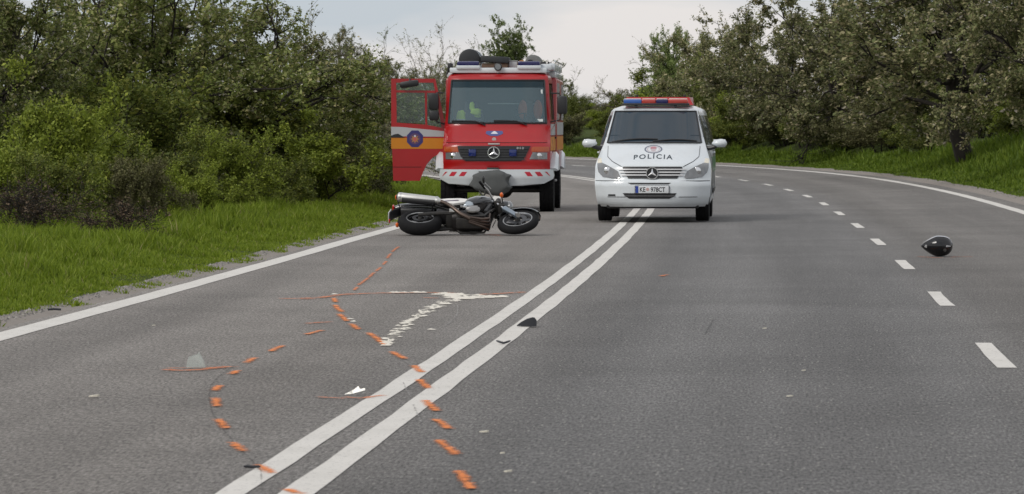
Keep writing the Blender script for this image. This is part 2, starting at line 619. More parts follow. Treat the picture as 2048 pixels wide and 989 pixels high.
tl = np.concatenate([-np.geomspace(1, 140, 46)[::-1] + 1 + T_EDGE_L - 0.0, np.linspace(T_EDGE_L + 0.4, T_EDGE_R - 0.4, 6), T_EDGE_R + np.geomspace(1, 140, 46) - 1])
def gz(s, t):
    z = ground_z(s, t)
    ins = (t > T_EDGE_L + 0.02) & (t < T_EDGE_R - 0.02)
    return np.where(ins, road_z(s, t) - 0.12, z)
s_fine = np.concatenate([np.arange(-20, 130, 0.7), np.arange(130, 480, 3.0)])
ground = link_mesh("ground", sheet("ground", s_fine, tl, gz, GM, uv=False), GM)
tag(ground, "green roadside verge and bank beside the road", kind="structure")
mb = MB()
n = 48
mb.add([(3000 * math.cos(2 * math.pi * i / n), 400 + 3000 * math.sin(2 * math.pi * i / n), -0.75) for i in range(n)], [tuple(range(n))])
terrain = mb.build("terrain", GM, None, 0)
tag(terrain, "flat green land reaching to the horizon", kind="structure")

# sandy shoulder strips between the asphalt and the grass
SAND = pm("sandy_shoulder", (0.25, 0.222, 0.197), 0.95, var=0.12, vscale=5, dirt=0.3, dirtcol=(0.1, 0.095, 0.085), bump=0.6, bscale=60)
def shoulder(name, t0, t1, label):
    sv = np.concatenate([np.arange(-20, 130, 1.0), np.arange(130, 300, 3.0)])
    me = sheet(name, sv, np.linspace(t0, t1, 5), lambda s, t: np.maximum(ground_z(s, t), road_z(s, t) - 0.03) + 0.012, SAND, uv=False)
    o = link_mesh(name, me, SAND)
    tag(o, label, kind="structure")
shoulder("shoulder", T_EDGE_L - 0.34, T_EDGE_L - 0.004, "sandy shoulder strip along the left road edge")
shoulder("shoulder", T_EDGE_R + 0.004, T_EDGE_R + 0.55, "sandy shoulder strip along the right road edge")

# ---- painted lines: parts of the road
LINEP = paint_on_road("line_paint", (0.64, 0.615, 0.58), 0.24, 0.44, 34)
def stripe(name, t, w, s0, s1, dz, step=1.0):
    sv = np.linspace(s0, s1, max(2, int((s1 - s0) / step) + 1))
    V = []; F = []
    for i, s in enumerate(sv):
        e = 0.007
        a = t - w / 2 + random.uniform(-e, e); c = t + w / 2 + random.uniform(-e, e)
        V += [rpt(s, a, dz), rpt(s, c, dz)]
        if i: F.append((2 * i - 2, 2 * i - 1, 2 * i + 1, 2 * i))
    m_ = MB(); m_.add(V, F)
    return m_.build(name, LINEP, road, 0)
stripe("edge_line", T_LEFT, 0.235, -10, 300, 0.004)["label"] = "solid white line along the left road edge"
stripe("edge_line", T_RIGHT, 0.22, -10, 300, 0.004)["label"] = "solid white line along the right road edge"
stripe("centre_line", T_CENTRE - 0.132, 0.132, -10, 300, 0.004)
stripe("centre_line", T_CENTRE + 0.142, 0.145, -10, 300, 0.004)
# dashes: nearest one runs y 738..687 in the photograph
d0 = FPX * HC / (738 - HZ)
for k in range(-1, 24):
    s0 = d0 + 0.1 + k * 8.85
    stripe("lane_dash", 0.0, 0.125, s0, s0 + 2.95, 0.004, 0.6)

# ---- vegetation generators
def leaf_quads(rng, C, size, aspect=0.55, upbias=0.5):
    n = len(C)
    nrm = rng.normal(size=(n, 3)); nrm[:, 2] = abs(nrm[:, 2]) + upbias
    nrm /= np.linalg.norm(nrm, axis=1)[:, None]
    a = rng.normal(size=(n, 3))
    a -= nrm * (a * nrm).sum(1)[:, None]
    a /= np.linalg.norm(a, axis=1)[:, None]
    b = np.cross(nrm, a)
    l = size * (0.45 + 1.15 * rng.random(n) ** 1.6)[:, None] * 0.55
    w = l * aspect
    V = np.empty((n, 4, 3))
    V[:, 0] = C - a * l
    V[:, 1] = C + b * w + nrm * l * 0.15
    V[:, 2] = C + a * l
    V[:, 3] = C - b * w + nrm * l * 0.15
    F = np.arange(n * 4).reshape(n, 4)
    return V.reshape(-1, 3), F

def tube_np(P, rad, n, V, F):
    """append a tapered tube to lists"""
    base = sum(len(v) for v in V)
    P = np.asarray(P); m = len(P)
    d = np.gradient(P, axis=0); d /= (np.linalg.norm(d, axis=1)[:, None] + 1e-9)
    ref = np.array([0.31, 0.52, 0.13])
    a = ref - d * (d @ ref)[:, None]; a /= np.linalg.norm(a, axis=1)[:, None]
    b = np.cross(d, a)
    th = np.arange(n) * 2 * math.pi / n
    ring = P[:, None, :] + (a[:, None, :] * np.cos(th)[None, :, None] + b[:, None, :] * np.sin(th)[None, :, None]) * np.asarray(rad)[:, None, None]
    V.append(ring.reshape(-1, 3))
    i = np.arange(m - 1)[:, None] * n + np.arange(n)[None, :]
    j = np.arange(m - 1)[:, None] * n + (np.arange(n)[None, :] + 1) % n
    F.append(np.stack([i, j, j + n, i + n], -1).reshape(-1, 4) + base)

def grow(rng, p, d, length, segs, wob, up=0.0):
    pts = [np.array(p, float)]
    d = np.array(d, float); d /= np.linalg.norm(d)
    for _ in range(segs):
        d = d + rng.normal(size=3) * wob + np.array([0, 0, up])
        d /= np.linalg.norm(d)
        pts.append(pts[-1] + d * length / segs)
    return np.array(pts)

def along(P, f):
    k = f * (len(P) - 1); i = min(int(k), len(P) - 2)
    return P[i] + (P[i + 1] - P[i]) * (k - i), P[i + 1] - P[i]

def tree_data(seed, H, cr, th, limbs, subs, twigs, lpt, leaf, tr=0.14, stems=1, spread=0.10, lo_el=5, bare=0.1, lower=0.45, aspect=0.55, twl=(0.28, 0.6), limbk=0.3):
    rng = np.random.default_rng(seed)
    BV, BF, C = [], [], []
    cz = th + (H - th) * lower
    rz_up = H - cz; rz_dn = max(cz - th * 0.6, 0.2)
    starts = []
    for st in range(stems):
        az = rng.uniform(0, 6.28)
        off = 0 if stems == 1 else rng.uniform(0.05, 0.25)
        b0 = np.array([math.cos(az) * off, math.sin(az) * off, -0.25])
        lean = (0.02 if lo_el > 40 else 0.12) if stems == 1 else 0.45
        P = grow(rng, b0, (math.cos(az) * lean, math.sin(az) * lean, 1), th + 0.25 + (H - th) * 0.35, 6, 0.10)
        tube_np(P, np.linspace(tr, tr * 0.45, len(P)), 7, BV, BF)
        starts.append(P)
    for i in range(limbs):
        P0 = starts[i % stems]
        q, _ = along(P0, rng.uniform(0.55, 1.0) * (1 if stems > 1 else 1))
        az = 2 * math.pi * (i / limbs) + rng.uniform(-0.5, 0.5)
        el = R(rng.uniform(lo_el, 80))
        d = np.array([math.cos(az) * math.cos(el), math.sin(az) * math.cos(el), math.sin(el)])
        # reach of the crown ellipsoid along d
        rzz = rz_up if d[2] > 0 else rz_dn
        reach = 1 / math.sqrt((d[0] ** 2 + d[1] ** 2) / cr ** 2 + (d[2] / rzz) ** 2)
        Lg = max(0.4, reach * rng.uniform(0.7, 1.02) + (cz - q[2]) * d[2])
        P = grow(rng, q, d, Lg, 6, 0.16, -0.02)
        r1 = tr * limbk
        tube_np(P, np.linspace(r1, r1 * 0.3, len(P)), 5, BV, BF)
        for j in range(subs):
            f = rng.uniform(0.25, 1.0)
            q2, dd = along(P, f)
            dd = dd / np.linalg.norm(dd)
            d2 = dd + rng.normal(size=3) * 0.65
            P2 = grow(rng, q2, d2, Lg * rng.uniform(0.22, 0.45), 4, 0.2, 0.03)
            r2 = r1 * 0.4
            tube_np(P2, np.linspace(r2, r2 * 0.35, len(P2)), 4, BV, BF)
            for k in range(twigs):
                q3, dd3 = along(P2, rng.uniform(0.2, 1.0))
                dd3 = dd3 / np.linalg.norm(dd3)
                P3 = grow(rng, q3, dd3 + rng.normal(size=3) * 0.7, rng.uniform(*twl) * (1.5 if rng.random() < bare else 1), 3, 0.22, 0.05)
                tube_np(P3, np.linspace(max(0.007, r2 * 0.3), 0.004, len(P3)), 3, BV, BF)
                nl = int(lpt * rng.uniform(0.4, 1.3))
                if rng.random() < bare: nl = int(nl * 0.25)
                f3 = rng.uniform(0.15, 1.05, nl) * (len(P3) - 1)
                ii = np.clip(f3.astype(int), 0, len(P3) - 2)
                c = P3[ii] + (P3[ii + 1] - P3[ii]) * (f3 - ii)[:, None]
                C.append(c + rng.normal(size=c.shape) * 0.055)
    C = np.concatenate(C)
    C = C[C[:, 2] > 0.03 + 0.25 * rng.random(len(C))]
    lv, lf = leaf_quads(rng, C, leaf, aspect)
    return np.concatenate(BV), np.concatenate(BF), lv, lf

BARK = pm("bark", (0.026, 0.021, 0.017), 0.95, var=0.4, vscale=12, bump=0.5)
BARK2 = pm("grey_bark", (0.12, 0.1, 0.085), 0.95, var=0.4, vscale=12, bump=0.4)
BLOSSOM = leaf_mat("blossom_tree_leaves", [(0.0, (0.1126, 0.1448, 0.0394)), (0.45, (0.1943, 0.2318, 0.0631)), (0.72, (0.2864, 0.3091, 0.1054)), (0.93, (0.4093, 0.3670, 0.1755)), (0.95, (0.42, 0.4, 0.34)), (1.0, (0.6, 0.57, 0.5))], 0.28)
GREY = leaf_mat("brown_blossom_leaves", [(0.0, (0.1016, 0.1216, 0.0488)), (0.45, (0.1931, 0.2128, 0.0812)), (0.75, (0.3045, 0.2838, 0.1463)), (0.94, (0.4570, 0.3939, 0.2394)), (0.96, (0.4, 0.36, 0.3)), (1.0, (0.52, 0.47, 0.4))], 0.26)
FRESH = leaf_mat("fresh_green_leaves", [(0.0, (0.1412, 0.1768, 0.0263)), (0.5, (0.2440, 0.3121, 0.0420)), (1.0, (0.3852, 0.4368, 0.0701))], 0.35)
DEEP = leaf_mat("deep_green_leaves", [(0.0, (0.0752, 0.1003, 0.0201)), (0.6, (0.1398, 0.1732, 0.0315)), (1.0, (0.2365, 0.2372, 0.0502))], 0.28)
OLIVE = leaf_mat("olive_brown_leaves", [(0.0, (0.0786, 0.0690, 0.0364)), (0.5, (0.1310, 0.1380, 0.0509)), (1.0, (0.1967, 0.1794, 0.0871))], 0.25)
DRYL = leaf_mat("dry_stalk_leaves", [(0.0, (0.0620, 0.0434, 0.0251)), (0.6, (0.1178, 0.0806, 0.0502)), (1.0, (0.1736, 0.1240, 0.0781))], 0.2)
PALE = leaf_mat("pale_spring_leaves", [(0.0, (0.1250, 0.1750, 0.0500)), (0.6, (0.2125, 0.2750, 0.0875)), (1.0, (0.3500, 0.3750, 0.1750))], 0.4)

PROTO = {}
def proto(key, **kw):
    bv, bf, lv, lf = tree_data(**kw)
    a = np_mesh(key + "_wood", bv, bf, smooth=True)
    b = np_mesh(key + "_leaves", lv, lf)
    PROTO[key] = (a, b, kw['H'])

# heights here are nominal; each plant is scaled to its own size
proto("tree_a", seed=1, H=5.6, cr=3.1, th=1.0, limbs=19, subs=9, twigs=6, lpt=70, leaf=0.088, tr=0.16, bare=0.10, lo_el=-10)
proto("tree_b", seed=2, H=5.6, cr=2.8, th=1.2, limbs=18, subs=9, twigs=6, lpt=64, leaf=0.088, tr=0.16, bare=0.12, lo_el=-10)
proto("tree_c", seed=3, H=5.6, cr=2.5, th=1.3, limbs=18, subs=9, twigs=6, lpt=66, leaf=0.09, tr=0.22, bare=0.08, lo_el=-14)
proto("tree_d", seed=13, H=5.4, cr=2.6, th=0.5, limbs=22, subs=9, twigs=6, lpt=64, leaf=0.09, tr=0.12, stems=3, bare=0.1, lo_el=-15, lower=0.42)
proto("twiggy", seed=4, H=5.0, cr=2.2, th=0.5, limbs=14, subs=7, twigs=6, lpt=15, leaf=0.085, tr=0.11, stems=3, bare=0.4, twl=(0.35, 0.8))
proto("bush_a", seed=5, H=1.6, cr=1.15, th=0.1, limbs=14, subs=6, twigs=5, lpt=110, leaf=0.05, tr=0.03, stems=5, bare=0.03, lower=0.4, lo_el=-5, twl=(0.12, 0.32))
proto("bush_b", seed=6, H=1.6, cr=1.0, th=0.1, limbs=13, subs=6, twigs=5, lpt=105, leaf=0.052, tr=0.03, stems=5, bare=0.05, lower=0.4, lo_el=-5, twl=(0.12, 0.35))
proto("bush_c", seed=9, H=1.6, cr=1.3, th=0.05, limbs=15, subs=5, twigs=5, lpt=85, leaf=0.05, tr=0.025, stems=6, bare=0.15, lower=0.35, lo_el=-5, twl=(0.15, 0.4))
proto("dry", seed=8, H=1.2, cr=0.8, th=0.05, limbs=16, subs=6, twigs=6, lpt=9, leaf=0.05, tr=0.018, stems=6, bare=0.4, lower=0.4, twl=(0.15, 0.4))
proto("slim", seed=10, H=7.0, cr=1.35, th=1.2, limbs=17, subs=6, twigs=5, lpt=34, leaf=0.14, tr=0.12, bare=0.1, lo_el=58, lower=0.5, twl=(0.3, 0.7))

def plant(name, key, px, d, H, mat, label, cat="tree", wide=1.0, rz=None, group=None, bark=None, sink=0.0):
    a, b, h0 = PROTO[key]
    x, y, z = at(px, d)
    root = empty(name, (x, y, z - 0.02 - sink), random.uniform(0, 6.28) if rz is None else rz)
    k = H / h0
    root.scale = (k * wide, k * wide, k)
    tag(root, label, cat, group)
    for nm, me, mt in (("trunk" if cat == "tree" else "stems", a, bark or BARK), ("crown" if cat == "tree" else "foliage", b, mat)):
        o = bpy.data.objects.new(nm, me)
        COL.objects.link(o)
        o.parent = root
        if not me.materials: me.materials.append(mt)
        o.material_slots[0].link = 'OBJECT'
        o.material_slots[0].material = mt
    return root
# ------------------------------------------------------------------ trees and shrubs
# left side
plant("blossom_tree", "tree_a", 300, 76, 4.8, BLOSSOM, "large spreading blossom tree in the middle of the left thicket", wide=1.0, rz=0.6)
plant("blossom_tree", "tree_b", 20, 70, 4.1, BLOSSOM, "blossom tree at the far left edge above the bright green shrub", wide=0.95, rz=2.2)
plant("blossom_tree", "tree_b", 520, 83, 4.6, BLOSSOM, "blossom tree right of the large spreading one in the left thicket", wide=1.0, rz=4.4)
plant("blossom_tree", "tree_c", 640, 92, 3.6, GREY, "low blossom tree next to the open fire truck door", wide=1.05, rz=1.1)
plant("bare_tree", "twiggy", 735, 112, 3.55, GREY, "thin half bare tree whose grey twigs show left of the fire truck door", wide=1.1, rz=0.4, bark=BARK2)
plant("bare_tree", "twiggy", 600, 98, 4.0, GREY, "half bare tree rising behind the low blossom tree", wide=1.0, rz=3.0, bark=BARK2)
plant("blossom_tree", "tree_c", 150, 86, 4.5, GREY, "darker blossom tree behind the left thicket", wide=1.1, rz=5.1)
L_G = "shrubs along the left verge"
for nm, key, px, d, H, mt, w, lab in [
    ("green_shrub", "bush_a", 45, 57.5, 2.0, FRESH, 0.8, "tall bright green shrub at the left picture edge"),
    ("green_shrub", "bush_b", 190, 66, 1.75, FRESH, 0.8, "rounded green shrub second from the left picture edge"),
    ("green_shrub", "bush_b", 330, 62, 1.3, DEEP, 1.0, "dark green shrub below the large blossom tree"),
    ("green_shrub", "bush_c", 455, 69, 1.35, FRESH, 0.9, "light green shrub in the middle of the left verge"),
    ("green_shrub", "bush_a", 605, 77, 1.6, FRESH, 1.05, "broad bright green shrub left of the fire truck door"),
    ("green_shrub", "bush_b", 700, 86, 1.35, DEEP, 1.0, "dark green shrub nearest to the fire truck door"),
    ("green_shrub", "bush_c", 540, 72, 0.95, DEEP, 1.1, "low dark shrub in front of the broad bright green shrub"),
    ("green_shrub", "bush_c", 105, 55, 1.0, DEEP, 0.9, "low dark green shrub in front of the tall bright green one"),
    ("olive_shrub", "bush_c", 275, 57, 0.95, OLIVE, 0.8, "olive shrub behind the dry brown stalks"),
    ("green_shrub", "bush_b", 390, 61, 0.85, FRESH, 0.9, "low fresh green shrub beside the light green one"),
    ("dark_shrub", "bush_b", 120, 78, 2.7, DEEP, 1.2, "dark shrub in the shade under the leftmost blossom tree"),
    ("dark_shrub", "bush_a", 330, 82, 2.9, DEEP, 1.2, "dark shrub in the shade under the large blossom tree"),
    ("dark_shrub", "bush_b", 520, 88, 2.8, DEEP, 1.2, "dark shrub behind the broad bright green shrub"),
    ("dark_shrub", "bush_c", 655, 84, 1.4, OLIVE, 1.0, "olive shrub between the two shrubs by the truck door"),
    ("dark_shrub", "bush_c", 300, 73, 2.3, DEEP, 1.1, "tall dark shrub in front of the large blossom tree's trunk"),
    ("dry_shrub", "dry", 235, 51, 0.5, DRYL, 1.4, "dry brown stalks at the edge of the left grass verge"),
    ("dry_shrub", "dry", 60, 53, 0.7, DRYL, 1.2, "dry brown twigs at the foot of the tall bright green shrub"),
    ("green_shrub", "bush_a", 745, 100, 1.0, DEEP, 1.0, "small shrub directly behind the open truck door"),
]:
    plant(nm, key, px, d, H, mt, lab, "shrub", w, group=L_G)
# right side, along the outside of the bend
plant("roadside_tree", "tree_c", 1935, 114, 6.3, GREY, "big tree with a thick dark trunk on the right bank", wide=1.25, rz=0.9)
plant("roadside_tree", "tree_a", 2110, 100, 5.8, GREY, "tree at the right picture edge reaching in over the bank", wide=1.0, rz=2.9)
plant("roadside_tree", "tree_d", 1735, 140, 6.0, GREY, "tree left of the one with the thick dark trunk", wide=1.1, rz=3.6)
plant("roadside_tree", "tree_d", 1600, 154, 5.7, GREY, "tree third from the right picture edge", wide=1.1, rz=5.0)
plant("roadside_tree", "tree_d", 1490, 166, 5.5, GREY, "tree standing right above the white van's mirror", wide=0.95, rz=1.7)
plant("roadside_tree", "tree_d", 1400, 181, 5.3, GREY, "rounded tree behind the white van's right side", wide=0.9, rz=0.2)
plant("roadside_tree", "tree_c", 1345, 194, 4.9, PALE, "pale green tree rising over the van's light bar", wide=0.8, rz=2.0)
plant("bare_tree", "twiggy", 1290, 200, 4.0, GREY, "thin half bare tree left of the pale green tree", wide=0.9, rz=5.5, bark=BARK2)
plant("roadside_tree", "tree_d", 1990, 138, 5.0, DEEP, "dark tree farther up the bank behind the thick dark trunk", wide=1.2, rz=1.0)
plant("roadside_tree", "tree_d", 1830, 150, 5.0, DEEP, "dark tree in the second row left of the thick dark trunk", wide=1.2, rz=4.0)
plant("roadside_tree", "tree_a", 2120, 128, 5.0, DEEP, "dark tree in the second row at the right picture edge", wide=1.2, rz=4.9)
R_G = "shrubs along the right bank"
for nm, key, px, d, H, mt, w, lab in [
    ("bank_shrub", "bush_a", 2030, 121, 1.70, FRESH, 0.9, "bright green shrub right of the thick dark trunk"),
    ("bank_shrub", "bush_b", 2075, 119, 1.60, DEEP, 1.2, "dark shrub at the right picture edge on the bank"),
    ("bank_shrub", "bush_c", 1960, 131, 1.80, DEEP, 1.3, "dark shrub directly behind the thick dark trunk"),
    ("bank_shrub", "bush_b", 1840, 135, 1.90, DEEP, 1.3, "dark shrub left of the thick dark trunk"),
    ("bank_shrub", "bush_c", 1770, 135, 1.68, OLIVE, 1.2, "brownish shrub on the right bank below the trees"),
    ("bank_shrub", "bush_a", 1700, 143, 2.24, DEEP, 1.2, "dark shrub in the middle of the right bank"),
    ("bank_shrub", "bush_b", 1620, 150, 2.24, OLIVE, 1.2, "olive shrub in the middle of the right bank"),
    ("bank_shrub", "bush_a", 1545, 158, 2.58, DEEP, 1.2, "dark shrub right of the van's mirror"),
    ("bank_shrub", "bush_c", 1495, 164, 1.79, FRESH, 1.2, "green shrub close to the road right of the van"),
    ("bank_shrub", "bush_b", 1450, 175, 3.14, DEEP, 1.1, "tall dark shrub beside the van's mirror"),
    ("bank_shrub", "bush_a", 1390, 187, 3.25, FRESH, 1.0, "tall green shrub behind the van's roof"),
    ("bank_shrub", "bush_b", 1330, 200, 2.91, DEEP, 1.2, "dark shrub hidden mostly by the van"),
    ("bank_shrub", "bush_c", 1265, 214, 1.90, OLIVE, 1.1, "brownish shrub just left of the van's roof"),
    ("bank_shrub", "bush_a", 1215, 220, 1.60, OLIVE, 1.1, "brownish shrub over the van's left mirror"),
    ("bank_shrub", "bush_b", 1165, 225, 1.60, DEEP, 1.1, "dark shrub in the gap between fire truck and van"),
    ("bank_shrub", "bush_c", 1120, 230, 1.60, DEEP, 1.1, "dark shrub just right of the fire truck"),
    ("bank_shrub", "bush_a", 1190, 217, 1.20, FRESH, 1.3, "low bright shrub at the road edge between fire truck and van"),
    ("bank_shrub", "bush_c", 1870, 124, 1.1, DEEP, 1.3, "low dark shrub at the foot of the bank left of the trunk"),
    ("bank_shrub", "bush_b", 1660, 147, 1.5, DEEP, 1.4, "low dark shrub left of the brownish one on the bank"),
    ("bank_shrub", "bush_c", 1575, 155, 1.5, DEEP, 1.4, "low dark shrub between olive and dark shrubs right of the van"),
]:
    plant(nm, key, px, d, H, mt, lab, "shrub", w, group=R_G)
# low dark shrubs in a row just behind the grass strip on the outside of the bend
ORD = ["first", "second", "third", "fourth", "fifth", "sixth", "seventh", "eighth", "ninth", "tenth", "eleventh", "twelfth", "thirteenth", "fourteenth", "fifteenth", "sixteenth", "seventeenth", "eighteenth"]
for i in range(18):
    ss = 127 + i * 6.5
    x_, y_, _ = rpt(ss, T_EDGE_R + 3.3 + 0.5 * math.sin(i * 2.3))
    plant("verge_shrub", ["bush_b", "bush_c", "bush_a"][i % 3], float(1024 + x_ / y_ * FPX), float(y_), (1.15 if i < 10 else 1.7) + .3 * math.sin(i * 1.7), [DEEP, OLIVE, DEEP][i % 3],
          "%s low shrub from the right in the row behind the right grass strip" % ORD[i], "shrub", 1.35, group="low shrubs behind the right grass strip")
GRASSD = leaf_mat("bank_grass_blades", [(0.0, (0.065, 0.11, 0.010)), (0.5, (0.12, 0.185, 0.016)), (1.0, (0.175, 0.235, 0.03))], 0.4)  # darker copy of the grass, shade on the bank put into its colour
# far side of the bend, seen around the fire truck
plant("slim_tree", "slim", 1018, 238, 6.2, PALE, "slim pale green tree rising over the fire truck's roof", rz=0.5, wide=0.75)
F_G = "trees behind the fire truck"
for nm, key, px, d, H, mt, w, lab, bk in [
    ("bare_tree", "twiggy", 1150, 232, 2.8, DEEP, 0.9, "thin dark tree right of the fire truck's mirror", BARK),
    ("bare_tree", "twiggy", 880, 250, 5.6, GREY, 0.8, "thin grey tree between truck door and cab", BARK2),
    ("bare_tree", "twiggy", 820, 255, 5.0, GREY, 1.0, "thin grey tree seen through the truck door window", BARK2),
    ("bare_tree", "twiggy", 765, 262, 5.4, PALE, 1.0, "pale twiggy tree just left of the truck door", BARK2),
    ("bare_tree", "twiggy", 960, 255, 4.5, DEEP, 1.0, "dark thin tree behind the fire truck's cab", BARK),
    ("far_tree", "tree_b", 700, 275, 6.0, GREY, 1.0, "far blossom tree seen past the left thicket", BARK2),
    ("far_tree", "tree_a", 800, 285, 4.0, DEEP, 1.0, "far dark tree low behind the truck door", BARK2),
    ("far_tree", "tree_b", 900, 272, 3.8, DEEP, 1.0, "far dark tree low beside the truck cab", BARK2),
    ("far_tree", "tree_c", 1080, 262, 3.8, DEEP, 1.0, "far dark tree low behind the fire truck's roof", BARK2),
]:
    plant(nm, key, px, d, H, mt, lab, "tree", w, group=F_G, bark=bk)
for i, px in enumerate(np.linspace(690, 1330, 12)):
    d = 300 - 18 * abs(i - 3) / 8
    names = ["first", "second", "third", "fourth", "fifth", "sixth", "seventh", "eighth", "ninth", "tenth", "eleventh", "twelfth"]
    plant("hedge_shrub", ["bush_a", "bush_b", "bush_c"][i % 3], float(px), float(d), 2.6 if px < 1000 else 1.7, [DEEP, OLIVE][i % 2],
          "%s shrub from the left in the far hedge beyond the bend" % names[i], "shrub", 1.2, group="far hedge beyond the bend")

# ------------------------------------------------------------------ grass
def grass(name, s0, s1, t_fn, n, h_fn, label, mat, seed, wid=0.011):
    rng = np.random.default_rng(seed)
    u = rng.random(n)
    s = s0 + (s1 - s0) * u ** 1.3
    t = t_fn(s, rng.random(n))
    x, y, _ = rpt(s, t)
    z = ground_z(s, t) - 0.015
    h = h_fn(s, t) * rng.uniform(0.45, 1.25, n)
    clump = 0.85 + 0.9 * hash_noise(x * 1.0, y * 0.7, 2.3) + 0.6 * hash_noise(x, y, 5.1)
    h = h * np.clip(clump, 0.5, 2.2)
    az = rng.uniform(0, 2 * math.pi, n)
    lean = rng.uniform(0.1, 0.75, n) * h
    lx, ly = np.cos(az) * lean, np.sin(az) * lean
    faz = rng.uniform(0, 2 * math.pi, n)
    w = wid * rng.uniform(0.6, 1.5, n) * (0.7 + s / 120.0)
    wx, wy = np.cos(faz) * w, np.sin(faz) * w
    V = np.empty((n, 5, 3))
    V[:, 0] = np.stack([x - wx, y - wy, z], 1)
    V[:, 1] = np.stack([x + wx, y + wy, z], 1)
    V[:, 2] = np.stack([x + wx * 0.75 + lx * 0.35, y + wy * 0.75 + ly * 0.35, z + h * 0.6], 1)
    V[:, 3] = np.stack([x - wx * 0.75 + lx * 0.35, y - wy * 0.75 + ly * 0.35, z + h * 0.6], 1)
    V[:, 4] = np.stack([x + lx, y + ly, z + h * 0.97], 1)
    i = np.arange(n) * 5
    T = np.concatenate([np.stack([i, i + 1, i + 2], 1), np.stack([i, i + 2, i + 3], 1), np.stack([i + 3, i + 2, i + 4], 1)])
    o = link_mesh(name, np_mesh(name, V.reshape(-1, 3), T), mat)
    tag(o, label, "grass", kind="stuff")
GRASS = leaf_mat("grass_blades", [(0.0, (0.1, 0.15, 0.012)), (0.5, (0.175, 0.245, 0.02)), (0.95, (0.24, 0.3, 0.036)), (1.0, (0.32, 0.29, 0.12))], 0.45)
def left_edge(s):
    return T_EDGE_L - 0.25 + 0.16 * hash_noise(s, s * 0.3, 1.3) + 0.10 * hash_noise(s, s, 5.0)
def right_edge(s):
    return T_EDGE_R + 0.50 + 0.12 * hash_noise(s, s * 0.3, 1.1)
grass("grass", 27, 135, lambda s, u: left_edge(s) - 4.6 * u ** 1.15, 360000,
      lambda s, t: 0.035 + 0.13 * sstep(0.0, 1.8, left_edge(s) - t), "lush green grass on the left verge", GRASS, 21, 0.0075)
grass("grass", 66, 230, lambda s, u: right_edge(s) + (4.6 - 2.6 * sstep(112, 132, s)) * u ** 1.2, 120000,
      lambda s, t: 0.05 + 0.17 * sstep(0.1, 2.0, t - right_edge(s)), "green grass on the right verge and bank", GRASSD, 22, 0.013)
grass("grass", 27, 100, lambda s, u: left_edge(s) + 0.14 - 1.3 * u, 70000, lambda s, t: 0.05 + 0 * t, "short grass creeping over the sandy left road edge", GRASS, 23, 0.008)
# gravel on the shoulders
def gravel(name, s0, s1, ta, tb, n, seed, label):
    rng = np.random.default_rng(seed)
    s = s0 + (s1 - s0) * rng.random(n) ** 1.4
    t = ta + (tb - ta) * rng.random(n) ** 0.8
    x, y, _ = rpt(s, t)
    z = np.maximum(ground_z(s, t), road_z(s, t) - 0.03) + 0.012
    r = 0.004 + 0.012 * rng.random(n) ** 3
    P = np.array([[1, 0, -.2], [0, 1, -.2], [-1, 0, -.2], [0, -1, -.2], [.2, .1, .9]])
    V = np.stack([x, y, z], 1)[:, None, :] + P[None] * r[:, None, None] * rng.uniform(.6, 1.3, (n, 5, 3))
    i = np.arange(n)[:, None] * 5
    T = np.concatenate([i + np.array([[a, b, 4]]) for a, b in ((0, 1), (1, 2), (2, 3), (3, 0))])
    o = link_mesh(name, np_mesh(name, V.reshape(-1, 3), T), STONE)
    tag(o, label, "gravel", kind="stuff")
STONE = leaf_mat("gravel_stones", [(0.0, (0.1, 0.095, 0.09)), (0.6, (0.2, 0.19, 0.175)), (1.0, (0.42, 0.4, 0.36))], 0.0)
gravel("gravel", 26, 90, T_EDGE_L - 0.36, T_EDGE_L - 0.2, 5000, 31, "loose gravel along the left road edge")
gravel("gravel", 66, 140, T_EDGE_R + 0.25, T_EDGE_R + 0.6, 4000, 32, "loose gravel along the right road edge")
# ------------------------------------------------------------------ vehicle skins
def smooth_tab(tab, w=0.02):
    xs = [a for a, _ in tab]; ys = [b for _, b in tab]
    def f(z):
        z = np.asarray(z, float)
        return sum(np.interp(z + o, xs, ys) for o in (-w, -w / 2, 0, w / 2, w)) / 5.0
    return f

